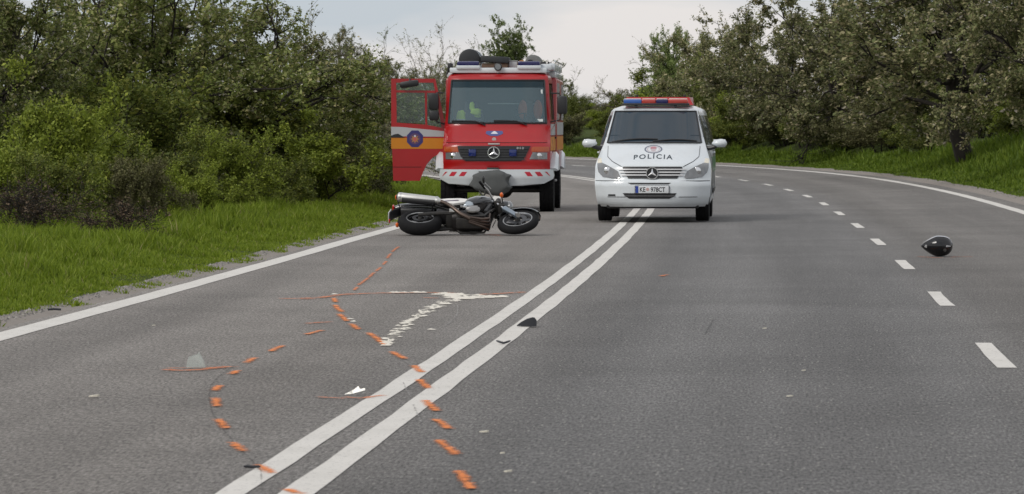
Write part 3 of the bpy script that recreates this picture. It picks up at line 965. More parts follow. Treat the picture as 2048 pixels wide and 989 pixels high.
class Shell:
    """a cab or van skin: front given by y(z), half width W(z), corner round k(z); sides run back to y1"""
    def __init__(self, yc, W, k, Ws, p, y1, zs, blend=1.0, w=0.02):
        self.yc, self.W, self.k, self.Ws = (smooth_tab(t, w) for t in (yc, W, k, Ws))
        self.p, self.y1, self.zs, self.blend = p, y1, np.asarray(zs), blend
    def front(self, x, z, off=0.0):
        W = float(self.W(z)); u = min(abs(x) / W, 1.0)
        return (x, float(self.yc(z)) + float(self.k(z)) * u ** self.p - off, z)
    def edge_y(self, z):
        return float(self.yc(z) + self.k(z))
    def side(self, sgn, y, z, off=0.0):
        a = (y - self.edge_y(z)) / self.blend
        a = float(sstep(0, 1, a))
        x = float(self.W(z)) * (1 - a) + float(self.Ws(z)) * a
        return (sgn * (x + off), y, z)
    def mesh(self, us, ns=14, skip_front=None, skip_side=None):
        rows = []
        us = np.asarray(us)
        for z in self.zs:
            W = float(self.W(z)); ye = self.edge_y(z)
            ys = ye + (self.y1 - ye) * (np.linspace(0, 1, ns + 1)[1:])
            row = [self.side(-1, y, z) for y in ys[::-1]]
            row += [self.front(u * W, z) for u in us]
            row += [self.side(1, y, z) for y in ys]
            rows.append(row)
        nc = len(rows[0]); nr = len(rows)
        V = [p for r in rows for p in r]
        F = []
        for i in range(nr - 1):
            zc = (self.zs[i] + self.zs[i + 1]) / 2
            for j in range(nc - 1):
                if ns <= j < nc - 1 - ns and skip_front:
                    uc = (us[j - ns] + us[j - ns + 1]) / 2
                    if skip_front(uc, zc): continue
                elif skip_side:
                    a, b = rows[i][j], rows[i][j + 1]
                    if skip_side((a[0] + b[0]) / 2, (a[1] + b[1]) / 2, zc): continue
                F.append((i * nc + j, i * nc + j + 1, (i + 1) * nc + j + 1, (i + 1) * nc + j))
            F.append((i * nc + nc - 1, i * nc, (i + 1) * nc, (i + 1) * nc + nc - 1))
        for i in (0, nr - 1):
            for j in range(nc // 2):
                a, b, c, d = i * nc + j, i * nc + j + 1, i * nc + nc - 2 - j, i * nc + nc - 1 - j
                q = [a, b, c, d]
                if b == c: q = [a, b, d]
                if len(set(q)) >= 3: F.append(tuple(dict.fromkeys(q)))
        return V, F

def slices(poly, nz):
    zs = [p[1] for p in poly]
    z0, z1 = min(zs), max(zs)
    out = []
    zl = sorted(set(list(np.linspace(z0 + 1e-5, z1 - 1e-5, nz)) + [min(max(z, z0 + 1e-5), z1 - 1e-5) for z in zs]))
    keep = [zl[0]]
    for z in zl[1:]:
        if z - keep[-1] > 1e-4: keep.append(z)
    for z in keep:
        xs = []
        for (a, b), (c, d) in zip(poly, poly[1:] + poly[:1]):
            if (b - z) * (d - z) <= 0 and abs(b - d) > 1e-9:
                xs.append(a + (c - a) * (z - b) / (d - b))
        out.append((z, min(xs), max(xs)))
    return out

def patch(poly, fn, off, depth=0.02, nz=8, nx=10, inner=None):
    """a panel lying on a skin; fn(a, z, off)->xyz; it stands off proud and has rim depth"""
    sl_ = slices(poly, nz)
    m_ = MB()
    V = []; n = nx + 1
    for z, a, b in sl_:
        for i in range(n):
            V.append(fn(a + (b - a) * i / nx, z, off))
    F = []
    for r in range(len(sl_) - 1):
        for i in range(nx):
            F.append((r * n + i, r * n + i + 1, (r + 1) * n + i + 1, (r + 1) * n + i))
    # rim
    loop = [(0, i) for i in range(n)] + [(r, nx) for r in range(1, len(sl_))] + [(len(sl_) - 1, i) for i in range(nx - 1, -1, -1)] + [(r, 0) for r in range(len(sl_) - 2, 0, -1)]
    base = len(V)
    for r, i in loop:
        z, a, b = sl_[r]
        V.append(fn(a + (b - a) * i / nx, z, off - depth))
    m = len(loop)
    for k in range(m):
        k2 = (k + 1) % m
        F.append((loop[k][0] * n + loop[k][1], loop[k2][0] * n + loop[k2][1], base + k2, base + k))
    m_.add(V, F)
    return m_

def boolean_cut(obj, cutters):
    for c in cutters:
        md = obj.modifiers.new("cut", 'BOOLEAN')
        md.operation = 'DIFFERENCE'; md.object = c; md.solver = 'EXACT'
    dg = bpy.context.evaluated_depsgraph_get()
    me = bpy.data.meshes.new_from_object(obj.evaluated_get(dg))
    obj.modifiers.clear()
    old = obj.data
    obj.data = me
    me.name = old.name
    for c in cutters:
        bpy.data.objects.remove(c)

def wheel(parent, c, r, w, rim_r, rimmat, tread=26, name="wheel", outer=1):
    """tyre (the wheel's own mesh) with rim, hub and nuts as children; axis along X"""
    m_ = MB()
    h = w / 2
    prof = [(-h * 0.72, rim_r), (-h * 0.95, rim_r + (r - rim_r) * 0.35), (-h, r - (r - rim_r) * 0.35), (-h * 0.93, r * 0.975), (-h * 0.8, r * 0.995),
            (-h * 0.3, r), (-h * 0.28, r * 0.978), (-h * 0.2, r * 0.978), (-h * 0.18, r), (h * 0.18, r), (h * 0.2, r * 0.978), (h * 0.28, r * 0.978), (h * 0.3, r),
            (h * 0.8, r * 0.995), (h * 0.93, r * 0.975), (h, r - (r - rim_r) * 0.35), (h * 0.95, rim_r + (r - rim_r) * 0.35), (h * 0.72, rim_r)]
    m_.lathe(prof, c, 'X', 40, closed=True)
    for k in range(tread):
        t = 2 * math.pi * k / tread
        for sx in (-1, 1):
            m_.box((c[0] + sx * h * 0.72, c[1] + math.cos(t) * r * 0.99, c[2] + math.sin(t) * r * 0.99), (h * 0.5, r * 0.12, r * 0.035), 0, Matrix.Rotation(t + math.pi / 2, 4, 'X'))
    ty = m_.build(name, RUBBER, parent)
    m_ = MB()
    o = outer
    m_.lathe([(-h * 0.7, rim_r * 1.02), (-h * 0.7, rim_r * 0.9), (o * h * 0.05, rim_r * 0.82), (o * h * 0.1, rim_r * 0.4), (o * h * 0.5, rim_r * 0.32), (o * h * 0.52, 0.01)], c, 'X', 28)
    m_.lathe([(-h * 0.7, rim_r * 1.02), (h * 0.72, rim_r * 1.02), (h * 0.72, rim_r * 0.93), (-h * 0.7, rim_r * 0.9)], c, 'X', 28, closed=True)
    m_.build("rim", rimmat, ty)
    return ty
# ------------------------------------------------------------------ police van
vx, vy = 2.27, 64.4
vroot = empty("police_van", (vx, vy, 0.0), -0.066)
tag(vroot, "white police van with a red and blue light bar standing on the double centre line", "van")
VAN = Shell(
    yc=[(.25, .12), (.30, .05), (.40, .01), (.60, .0), (.66, .015), (.70, .04), (.90, .09), (.955, .14), (1.0, .25), (1.08, .45), (1.18, .68), (1.28, .93), (1.30, .98), (1.55, 1.36), (1.80, 1.74), (1.84, 1.82), (1.88, 2.02), (1.90, 2.35)],
    W=[(.25, .84), (.30, .88), (.42, .925), (.6, .945), (.9, .945), (1.0, .925), (1.15, .875), (1.3, .825), (1.55, .765), (1.8, .70), (1.84, .675), (1.88, .60), (1.90, .50)],
    k=[(.25, .38), (.6, .34), (.9, .42), (1.0, .44), (1.15, .42), (1.3, .34), (1.8, .22), (1.9, .08)],
    Ws=[(.25, .88), (.33, .925), (.5, .95), (.9, .955), (1.2, .945), (1.3, .925), (1.55, .865), (1.8, .79), (1.84, .765), (1.88, .69), (1.90, .60)],
    p=3.6, y1=4.75, zs=sorted(set([.25, .27, .30] + list(np.round(np.linspace(.33, 1.8, 60), 4)) + [1.82, 1.84, 1.86, 1.875, 1.885, 1.893, 1.90])), blend=1.1)
V_, F_ = VAN.mesh(np.linspace(-1, 1, 41), 22)
m_ = MB(); m_.add(V_, F_)
vbody = m_.build("body", WHITEP, vroot, 35)
cuts = []
for sx in (-1, 1):
    for yy in (0.98, 4.05):
        c = MB().lathe([(-0.22, 0.385), (0.3, 0.385)], (sx * 0.86, yy, 0.33), 'X', 40).build("cut", None, vroot, 0)
        cuts.append(c)
bpy.context.view_layer.update()
boolean_cut(vbody, cuts)
vbody.data.polygons.foreach_set("use_smooth", np.ones(len(vbody.data.polygons), dtype=bool))
vbody.data.set_sharp_from_angle(angle=R(35))
if not vbody.data.materials: vbody.data.materials.append(WHITEP)
vf = VAN.front
def V2(X, Y):      # point of the van's front as read off the photograph
    return ((1180 + X / 7.608 - 1304) / 122.0, (163 - Y / 7.608) / 122.0)
def mirror(poly): return [(-a, b) for a, b in poly][::-1]
# bumper and bonnet stand a few millimetres proud, which leaves their shut lines
patch([(-.90, .285), (.90, .285), (.925, .42), (.935, .655), (.56, .675), (.5, .69), (-.5, .69), (-.56, .675), (-.935, .655), (-.925, .42)], vf, .012, .03, 16, 40).build("bumper", WHITEP, vroot, 30)
patch([(-.40, .905), (.40, .905), (.50, .90), (.66, .985), (.745, 1.06), (.755, 1.262), (-.755, 1.262), (-.745, 1.06), (-.66, .985), (-.5, .90)], vf, .010, .03, 18, 30).build("bonnet", WHITEP, vroot, 30)
SEAMG = pm("shut_line", (0.05, 0.05, 0.055), 0.7)
bo = [(-.50, .902), (-.66, .985), (-.745, 1.06), (-.757, 1.262)]
for sgn in (-1, 1):
    pts = []
    for (a, b), (c, d) in zip(bo, bo[1:]):
        pts += [vf(sgn * (a + (c - a) * i / 6), b + (d - b) * i / 6, .004) for i in range(6)]
    MB().tube(pts, .006, 5).build("bonnet_seam", SEAMG, vroot)
MB().tube([vf(-.93 + 1.86 * i / 40, .672 + .018 * (1 - min(1, abs(-.93 + 1.86 * i / 40) / .6)), .006) for i in range(41)], .005, 5).build("bumper_seam", SEAMG, vroot)
# windscreen
scr = [(-.775, 1.287), (.775, 1.287), (.672, 1.805), (-.672, 1.805)]
ws = patch(scr, vf, .004, .02, 14, 24).build("windscreen", SMOKED, vroot, 30)
fr_ = MB()
for (a, b) in zip(scr, scr[1:] + scr[:1]):
    pts = [vf(a[0] + (b[0] - a[0]) * i / 16, a[1] + (b[1] - a[1]) * i / 16, .008) for i in range(17)]
    fr_.tube(pts, 0.014, 6)
fr_.build("seal", BLACK, ws)
wp = MB()
for x0, z0, x1, z1 in [(-.70, 1.30, .06, 1.345), (-.02, 1.31, .70, 1.315)]:
    wp.tube([vf(x0 + (x1 - x0) * i / 8, z0 + (z1 - z0) * i / 8 + 0.025 * math.sin(math.pi * i / 8), .03) for i in range(9)], 0.012, 6)
wp.build("wiper", BLACK, vroot)
m_ = MB()
m_.tube([vf(.75 * (i / 20 * 2 - 1), 1.282, .012) for i in range(21)], 0.017, 6)
m_.build("scuttle", BLACK, vroot)
# headlights with an indicator at the upper corner
hl = [V2(98, 350), V2(170, 345), V2(235, 372), V2(330, 420), V2(420, 470), V2(462, 560), V2(440, 582), V2(330, 578), V2(190, 558), V2(120, 490), V2(102, 420)]
ind = [V2(96, 290), V2(150, 275), V2(170, 345), V2(98, 352)]
for sgn in (0, 1):
    p_ = mirror(hl) if sgn else hl
    h_ = patch(p_, vf, .016, .03, 12, 14).build("headlight", LAMP, vroot, 30)
    cxh, czh = np.mean([p[0] for p in p_]), np.mean([p[1] for p in p_])
    rf = MB()
    q = vf(cxh * 0.99, czh, .02)
    rf.lathe([(-.004, .001), (-.004, .045), (.0, .055), (.004, .062), (.008, .062)], (q[0], q[1], q[2]), 'Y', 20)
    rf.build("reflector", CHROME, h_)
    patch(mirror(ind) if sgn else ind, vf, .016, .03, 6, 6).build("indicator", pm("clear_indicator", (0.8, 0.72, 0.55), 0.12, coat=1.0), vroot, 30)
# grille with chrome slats and a three pointed star
gr = [V2(458, 418), V2(480, 402), V2(1340, 402), V2(1358, 418), V2(1350, 470), V2(1285, 580), V2(545, 580), V2(478, 470)]
gr = [((a - b2) / 2, z) for (a, z), b2 in zip(gr, [-p[0] for p in gr])] if False else gr
cxg = (gr[0][0] + gr[3][0]) / 2
gr = [(a - cxg, z) for a, z in gr]
grl = patch(gr, vf, .013, .02, 10, 24).build("grille", BLACK, vroot, 30)
for z, hw in [(.858, .55), (.812, .53), (.766, .50)]:
    patch([(-hw, z - .0095), (hw, z - .0095), (hw, z + .0095), (-hw, z + .0095)], vf, .026, .012, 3, 24).build("slat", pm("slat_silver", (0.62, 0.62, 0.63), 0.35, metal=0.2), grl, 30)
q = vf(0, .795, .04)
st = MB()
st.lathe([(-.012, .088), (.012, .092), (.012, .1), (-.012, .1)], q, 'Y', 36, closed=True)
for a in (90, 210, 330):
    dx, dz = math.cos(R(a)), math.sin(R(a))
    px_, pz_ = -dz, dx
    st.add([(q[0] + px_ * .02, q[1], q[2] + pz_ * .02), (q[0] - px_ * .02, q[1], q[2] - pz_ * .02), (q[0] + dx * .09, q[1], q[2] + dz * .09), (q[0], q[1] - .014, q[2])], [(0, 2, 3), (2, 1, 3), (0, 3, 1)])
MB().lathe([(.004, .001), (.004, .09), (.02, .09)], q, 'Y', 30).build("badge_disc", BLACK, grl)
st.build("star", CHROME, grl)
# slots and lower intake
patch([V2(575, 645), V2(1225, 645), V2(1190, 668), V2(620, 668)], vf, .018, .02, 3, 20).build("slot", BLACK, vroot, 30)
patch([V2(500, 802), V2(1310, 802), V2(1280, 850), V2(1200, 885), V2(600, 885), V2(540, 850)], vf, .018, .02, 8, 20).build("lower_grille", BLACK, vroot, 30)
patch([V2(520, 838), V2(1290, 838), V2(1285, 848), V2(535, 848)], vf, .03, .02, 3, 20).build("lower_slat", pm("grey_plastic", (0.14, 0.14, 0.145), 0.5, var=0.1), vroot, 30)
GREYP = pm("groove_grey", (0.09, 0.09, 0.095), 0.6)
for x0, x1 in [(-.73, -.43), (.43, .73)]:
    patch([(x0, .405), (x1, .405), (x1, .415), (x0, .415)], vf, .016, .02, 2, 8).build("bumper_groove", GREYP, vroot, 30)
patch([(-.72, .425), (-.60, .425), (-.60, .452), (-.72, .452)], vf, .018, .02, 3, 4).build("fog_slot", BLACK, vroot, 30)
# number plate
m_ = MB(); m_.box((0.0, -.03, .532), (.54, .014, .118), .004)
plate = m_.build("number_plate", pm("plate_white", (0.66, 0.68, 0.7), 0.4, var=0.05), vroot)
MB().box((-.245, -.0385, .532), (.046, .006, .11)).build("plate_band", pm("plate_blue", (0.02, 0.05, 0.28), 0.4), plate)
MB().box((0, -.018, .53), (.56, .014, .134), .004).build("plate_holder", BLACK, plate)
text_mesh("KE", .105, lambda a, b: (a - .155, -.0392, b + .496), "plate_letters", BLACK, plate, bold=0.002, sx=.8)
text_mesh("978CT", .105, lambda a, b: (a + .095, -.0392, b + .496), "plate_letters", BLACK, plate, bold=0.002, sx=.8)
MB().lathe([(-.003, .001), (-.003, .026), (.003, .026)], (-.073, -.038, .535), 'Y', 16).build("plate_crest", pm("crest", (0.5, 0.32, 0.3), 0.5), plate)
# lettering and round badge on the bonnet
INK = pm("police_ink", (0.03, 0.045, 0.06), 0.5)
text_mesh("POLÍCIA", .10, lambda a, b: vf(a, 1.012 + b * 0.98 + 0.02 * (1 - (a / .38) ** 2), .0145), "lettering", INK, vroot, bold=0.0022, sx=1.38, space=1.3)
def ring_patch(r0, r1, cx, cz, sx_, sz_, fn, off, n=36):
    m = MB(); V = []; F = []
    for i in range(n):
        t = 2 * math.pi * i / n
        for r in (r0, r1):
            V.append(fn(cx + math.cos(t) * r * sx_, cz + math.sin(t) * r * sz_, off))
    for i in range(n):
        j = (i + 1) % n
        F.append((2 * i, 2 * i + 1, 2 * j + 1, 2 * j))
    m.add(V, F); return m
bd = ring_patch(.82, 1.0, .0, 1.182, .148, .066, vf, .0145).build("badge", pm("badge_grey", (0.16, 0.17, 0.22), 0.5), vroot, 0)
ring_patch(.62, .72, .0, 1.182, .148, .066, vf, .0145).build("badge_ring", pm("badge_pink", (0.5, 0.42, 0.45), 0.5), bd, 0)
patch([(-.05, 1.19), (.05, 1.19), (.05, 1.21), (.025, 1.222), (-.025, 1.222), (-.05, 1.21)], vf, .0145, .004, 3, 6).build("badge_crest", pm("badge_red", (0.45, 0.2, 0.23), 0.5), bd, 0)
patch([(-.05, 1.188), (.05, 1.188), (.03, 1.15), (-.03, 1.15)], vf, .0145, .004, 3, 6).build("badge_shield", MATS["badge_pink"], bd, 0)
# sides: glass, green police stripe, door lines, handles
GREENS = pm("green_stripe", (0.03, 0.16, 0.07), 0.4, coat=0.4)
for sgn in (-1, 1):
    sf = lambda y, z, off, s=sgn: VAN.side(s, y, z, off)
    patch([(1.42, 1.25), (2.35, 1.25), (2.35, 1.74), (2.02, 1.74), (1.50, 1.33)], sf, .005, .02, 8, 10).build("side_window", SMOKED, vroot, 30)
    patch([(2.45, 1.25), (3.45, 1.25), (3.45, 1.74), (2.45, 1.74)], sf, .005, .02, 6, 8).build("side_window", SMOKED, vroot, 30)
    patch([(3.55, 1.25), (4.55, 1.25), (4.5, 1.74), (3.55, 1.74)], sf, .005, .02, 6, 8).build("side_window", SMOKED, vroot, 30)
    patch([(1.45, .80), (4.7, .80), (4.7, 1.05), (1.45, 1.05)], sf, .004, .01, 5, 16).build("side_stripe", GREENS, vroot, 30)
    patch([(1.45, .46), (3.5, .46), (3.5, .54), (1.45, .54)], sf, .022, .03, 3, 12).build("side_trim", BLACK, vroot, 30)
    for y_ in (1.42, 2.40, 3.50):
        MB().tube([sf(y_, .42 + i * 1.3 / 12, .001) for i in range(13)], .005, 5).build("door_seam", BLACK, vroot)
    for y_ in (2.2, 2.6):
        MB().box(sf(y_, 1.12, .02), (.03, .16, .03), .008).build("door_handle", WHITEP, vroot)
    # mirror: white cap on a black foot
    mx_ = sgn * 1.07
    mi = MB()
    def cap(p, s=sgn):
        k = 0.80 + 0.20 * (p.x * s)
        return Vector((p.x, p.y * (1 if p.y < 0 else .6), p.z * (k if p.z > 0 else k * 0.9)))
    mi.ellipsoid((mx_, 1.22, 1.275), (.125, .09, .088), 20, 12, cap)
    mo = mi.build("mirror", WHITEP, vroot)
    MB().box((sgn * 1.07, 1.275, 1.275), (.20, .01, .13), .004).build("mirror_glass", CHROME, mo)
    MB().tube([(sgn * .84, 1.30, 1.19), (sgn * .93, 1.27, 1.20), (sgn * 1.02, 1.24, 1.225)], [.045, .036, .03], 8).build("mirror_foot", BLACK, mo)
for sx in (-1, 1):
    for yy in (0.98, 4.05):
        wheel(vroot, (sx * .80, yy, .325), .325, .225, .205, STEEL, 0, outer=sx)
MB().box((0, 2.5, .32), (1.42, 4.2, .2), .03).build("underbody", DARK, vroot)
MB().box((0, .55, .27), (1.5, .5, .1), .03).build("undertray", BLACK, vroot)
# light bar: blue and red lenses, painted cream highlight on top, red sign box behind
bar = MB().box((0, 1.98, 1.925), (1.12, .26, .035), .01).build("light_bar", pm("bar_base", (0.03, 0.03, 0.035), 0.4), vroot)
CREAMH = pm("cream_highlight", (0.75, 0.66, 0.62), 0.15, coat=0.8)
BL2 = pm("bright_blue_lens", (0.03, 0.11, 0.4), 0.12, coat=0.8)
RL2 = pm("bright_red_lens", (0.42, 0.04, 0.03), 0.12, coat=0.8)
for x0, x1, mt in [(-.535, -.235, BL2), (-.23, .0, RL2), (.005, .205, BLUEL), (.21, .535, RL2)]:
    MB().box(((x0 + x1) / 2, 1.965, 1.972), (x1 - x0, .24, .07), .016).build("lens", mt, bar)
    MB().box(((x0 + x1) / 2, 1.975, 2.012), (x1 - x0 - .02, .2, .016), .006).build("lens_highlight", CREAMH, bar)  # pale strip painting the highlight along the lens tops
for x_ in (-.33, .33):
    MB().box((x_, 1.98, 1.9), (.05, .2, .03), .005).build("bar_foot", BLACK, bar)
m_ = MB()
m_.add([(-.52, 2.16, 1.91), (.62, 2.16, 1.91), (.62, 3.0, 1.91), (-.52, 3.0, 1.91), (-.50, 2.3, 2.045), (.55, 2.3, 2.045), (.60, 2.98, 2.045), (-.50, 2.98, 2.045)],
       [(0, 1, 2, 3), (4, 5, 6, 7), (0, 1, 5, 4), (1, 2, 6, 5), (2, 3, 7, 6), (3, 0, 4, 7)])
m_.build("sign_box", REDP, bar, 0)
for x_ in (-.33, .47):
    MB().lathe([(0, .02), (.02, .025), (.04, .02)], (x_, 2.4, 2.045), 'Z', 12).build("knob", BLACK, bar)
# ------------------------------------------------------------------ fire truck
TX, TY = -0.30, 74.4
_s, _t = st_of(TX + 0.05, TY + 0.8)
truck = empty("fire_truck", (TX, TY, float(road_z(_s, _t))), -0.043)
tag(truck, "red and white fire truck with its cab door swung open at the left road edge", "fire truck")
def T2(px, py): return ((px - 992) / 105.7, (423 - py) / 105.7)
CAB = Shell(
    yc=[(.80, .10), (.95, .07), (1.25, .09), (1.30, .12), (1.34, .18), (1.58, .42), (1.63, .47), (2.50, .72), (2.56, .77), (2.60, .86), (2.63, 1.0)],
    W=[(.80, 1.0), (1.2, 1.01), (1.6, 1.0), (2.5, .95), (2.56, .94), (2.60, .91), (2.63, .85)],
    k=[(.80, .16), (1.2, .18), (1.35, .24), (1.6, .2), (2.5, .16), (2.63, .08)],
    Ws=[(.80, 1.04), (1.2, 1.05), (1.6, 1.04), (2.5, .985), (2.56, .975), (2.60, .95), (2.63, .89)],
    p=6.0, y1=2.1, zs=sorted(set(list(np.round(np.linspace(.80, 1.64, 24), 4)) + [1.66] + list(np.round(np.linspace(1.68, 2.49, 14), 4)) + [2.51, 2.53, 2.55, 2.57, 2.585, 2.6, 2.612, 2.622, 2.63])), blend=0.6, w=0.015)
us = sorted(set(list(np.linspace(-1, -.93, 6)) + list(np.linspace(-.93, .93, 27)) + list(np.linspace(.93, 1, 6))))
us = [u for i, u in enumerate(us) if i == 0 or u - us[i - 1] > 1e-6]
V_, F_ = CAB.mesh(us, 16, skip_front=lambda u, z: abs(u) < .93 and 1.66 < z < 2.495,
                  skip_side=lambda x, y, z: (x < 0 and .85 < y < 1.72 and .86 < z < 2.45) or (x > 0 and .98 < y < 1.68 and 1.72 < z < 2.40))
m_ = MB(); m_.add(V_, F_)
cab = m_.build("cab", REDP, truck, 35)
tf = CAB.front
# windscreen with black seal, tinted top band, wipers
SCREEN = glass_mat("windscreen_glass", (0.70, 0.80, 0.82), 0.3, (0.25, 0.37, 0.43))  # hazy bluish reflection painted in as a diffuse layer
TINT = glass_mat("tinted_glass", (0.2, 0.42, 0.5), 0.15, (0.04, 0.12, 0.16))
PANE = glass_mat("pane_glass", (0.75, 0.85, 0.83), 0.04, (0.3, 0.35, 0.35))
scr = [(-.925, 1.675), (.925, 1.675), (.875, 2.485), (-.875, 2.485)]
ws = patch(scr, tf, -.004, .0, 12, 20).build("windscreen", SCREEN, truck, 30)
patch([(-.885, 2.35), (.885, 2.35), (.875, 2.48), (-.875, 2.48)], tf, .0, .0, 4, 20).build("tint_band", TINT, ws, 30)
fr_ = MB()
for (a, b) in zip(scr, scr[1:] + scr[:1]):
    fr_.tube([tf(a[0] + (b[0] - a[0]) * i / 16, a[1] + (b[1] - a[1]) * i / 16, .004) for i in range(17)], 0.017, 6)
fr_.build("seal", BLACK, ws)
for x0, z0, x1, z1 in [(-.22, 1.64, -.86, 1.70), (.56, 1.64, -.06, 1.705)]:
    w_ = MB()
    xm = x0 + (x1 - x0) * .3
    w_.tube([tf(x0, z0, .03), tf(xm, z0 + .075, .05), tf(x1, z1 + .02, .03)], .011, 6)
    w_.tube([tf(xm - (x1 - x0) * .25, z0 + .045, .035), tf(x1, z1, .02)], .014, 6)
    w_.build("wiper", BLACK, truck)
MB().box(tf(.80, 1.73, .002), (.12, .004, .05)).build("sticker", pm("sticker_white", (0.7, 0.75, 0.74), 0.5), ws)
MB().box(tf(.83, 2.27, .002), (.035, .004, .08)).build("sticker", MATS["sticker_white"], ws)
# inside of the cab
INT = pm("cab_trim", (0.06, 0.065, 0.07), 0.8, var=0.2)
MB().box((0, .86, 1.56), (1.84, .34, .18), .05).build("dashboard", INT, truck)
MB().box((0, 1.3, .95), (1.9, 1.3, .06), .01).build("cab_floor", INT, truck)
m_ = MB(); m_.lathe([(-.012, .20), (.0, .215), (.012, .20), (0, .185)], (0, 0, 0), 'Z', 28, closed=True)
m_.tube([(-.2, 0, 0), (.2, 0, 0)], .02, 6); m_.tube([(0, -.2, 0), (0, 0, -.1)], .02, 6)
Mw = Matrix.Translation((.50, .98, 1.70)) @ Matrix.Rotation(R(-55), 4, 'X')
m_.v = [tuple(Mw @ Vector(p)) for p in m_.v]
m_.build("steering_wheel", BLACK, truck)
SEATC = pm("seat_cloth", (0.055, 0.06, 0.07), 0.9, var=0.3)
ORSEAT = pm("orange_cloth", (0.8, 0.2, 0.1), 0.85, var=0.2)
for xs_ in (-.55, .5):
    st_ = MB().box((xs_, 1.5, 1.32), (.5, .5, .16), .05).build("seat", SEATC, truck)
    MB().box((xs_, 1.78, 1.62), (.5, .14, .62), .05, Matrix.Rotation(R(-8), 4, 'X')).build("seat_back", SEATC, st_)
    MB().box((xs_, 1.82, 2.0), (.26, .1, .2), .04).build("headrest", SEATC, st_)
for xs_ in (.45, .74):
    MB().ellipsoid((xs_, 1.22, 1.93), (.085, .06, .19), 14, 10).build("seat_cover", ORSEAT, truck)
MB().box((0, 2.06, 1.85), (1.9, .03, 1.5)).build("cab_rear_wall", INT, truck)
MB().box((.2, 2.03, 2.05), (.9, .02, .03), .004).build("grab_rail", STEEL, truck)
# grille
gp = [T2(915, 291), T2(1060, 291), T2(1056, 300), T2(1050, 312), T2(1042, 321), T2(932, 321), T2(922, 312), T2(917, 300)]
cg = (gp[0][0] + gp[1][0]) / 2
gp = [(a - cg, z) for a, z in gp]
GX = -.045
grl = patch([(a + GX, z) for a, z in gp], tf, .015, .03, 8, 16).build("grille", BLACK, truck, 30)
for i in range(5):
    z = .99 + i * .05
    hw = .58 + i * .018
    patch([(GX - hw, z), (GX + hw, z), (GX + hw, z + .022), (GX - hw, z + .022)], tf, .032, .02, 2, 14).build("slat", pm("grille_grey", (0.03, 0.031, 0.034), 0.4), grl, 30)
q = tf(GX, 1.125, .05)
st = MB()
st.lathe([(-.012, .098), (.012, .1), (.012, .115), (-.012, .115)], q, 'Y', 36, closed=True)
for a in (90, 210, 330):
    dx, dz = math.cos(R(a)), math.sin(R(a)); px_, pz_ = -dz, dx
    st.add([(q[0] + px_ * .024, q[1], q[2] + pz_ * .024), (q[0] - px_ * .024, q[1], q[2] - pz_ * .024), (q[0] + dx * .105, q[1], q[2] + dz * .105), (q[0], q[1] - .016, q[2])], [(0, 2, 3), (2, 1, 3), (0, 3, 1)])
st.build("star", CHROME, grl)
for x_ in (-.40, .36):
    p_ = tf(GX + x_, 1.12, .04)
    MB().box(p_, (.14, .05, .13), .015).build("grille_flasher", pm("deep_blue_lens", (0.008, 0.02, 0.13), 0.15, coat=0.5), grl)
text_mesh("815 D", .055, lambda a, b: tf(a + .50 + GX, 1.19 + b, .036), "lettering", STEEL, grl, bold=.001)
p_ = tf(GX, 1.285, .02)
MB().box(p_, (.22, .012, .028), .004).build("name_bar", pm("dull_silver", (0.5, 0.47, 0.46), 0.4, metal=0.3), truck)
p_ = tf(GX, 1.37, .014)
MB().lathe([(-.006, .001), (-.006, .04), (.01, .04)], p_, 'Y', 20).build("bonnet_badge", MATS["dull_silver"], truck)
# winged emblem on the bonnet
em = patch([(GX - .165, 1.485), (GX - .13, 1.46), (GX - .06, 1.435), (GX + .06, 1.435), (GX + .13, 1.46), (GX + .165, 1.485), (GX + .15, 1.53), (GX - .15, 1.53)], tf, .006, .006, 6, 12).build("emblem", pm("emblem_blue", (0.07, 0.09, 0.25), 0.45), truck, 0)
patch([(GX - .07, 1.475), (GX + .07, 1.475), (GX + .03, 1.515), (GX, 1.53), (GX - .03, 1.515)], tf, .009, .004, 5, 8).build("emblem_castle", pm("emblem_white", (0.6, 0.6, 0.66), 0.5), em, 0)
# bonnet shut line, headlights and indicators
m_ = MB(); m_.tube([tf(-.95 + 1.9 * i / 30, 1.31, .002) for i in range(31)], .006, 5); m_.build("bonnet_seam", pm("seam", (0.04, 0.005, 0.005), 0.7), truck)
for sgn in (-1, 1):
    hp = [(.955, 1.0), (.955, 1.125), (.68, 1.13), (.66, 1.08), (.625, 1.0)]
    hp = hp if sgn > 0 else mirror(hp)
    h_ = patch(hp, tf, .012, .03, 8, 12).build("headlight", LAMP, truck, 30)
    p_ = tf(sgn * .80, 1.062, .016)
    MB().lathe([(-.004, .001), (-.004, .04), (.006, .056), (.01, .056)], p_, 'Y', 20).build("reflector", CHROME, h_)
    ip = [(.99, 1.14), (.99, 1.235), (.70, 1.235), (.66, 1.215), (.66, 1.14)]
    ip = ip if sgn > 0 else mirror(ip)
    patch(ip, tf, .010, .03, 4, 12).build("indicator", pm("dark_amber", (0.42, 0.07, 0.012), 0.25, coat=0.6), truck, 30)
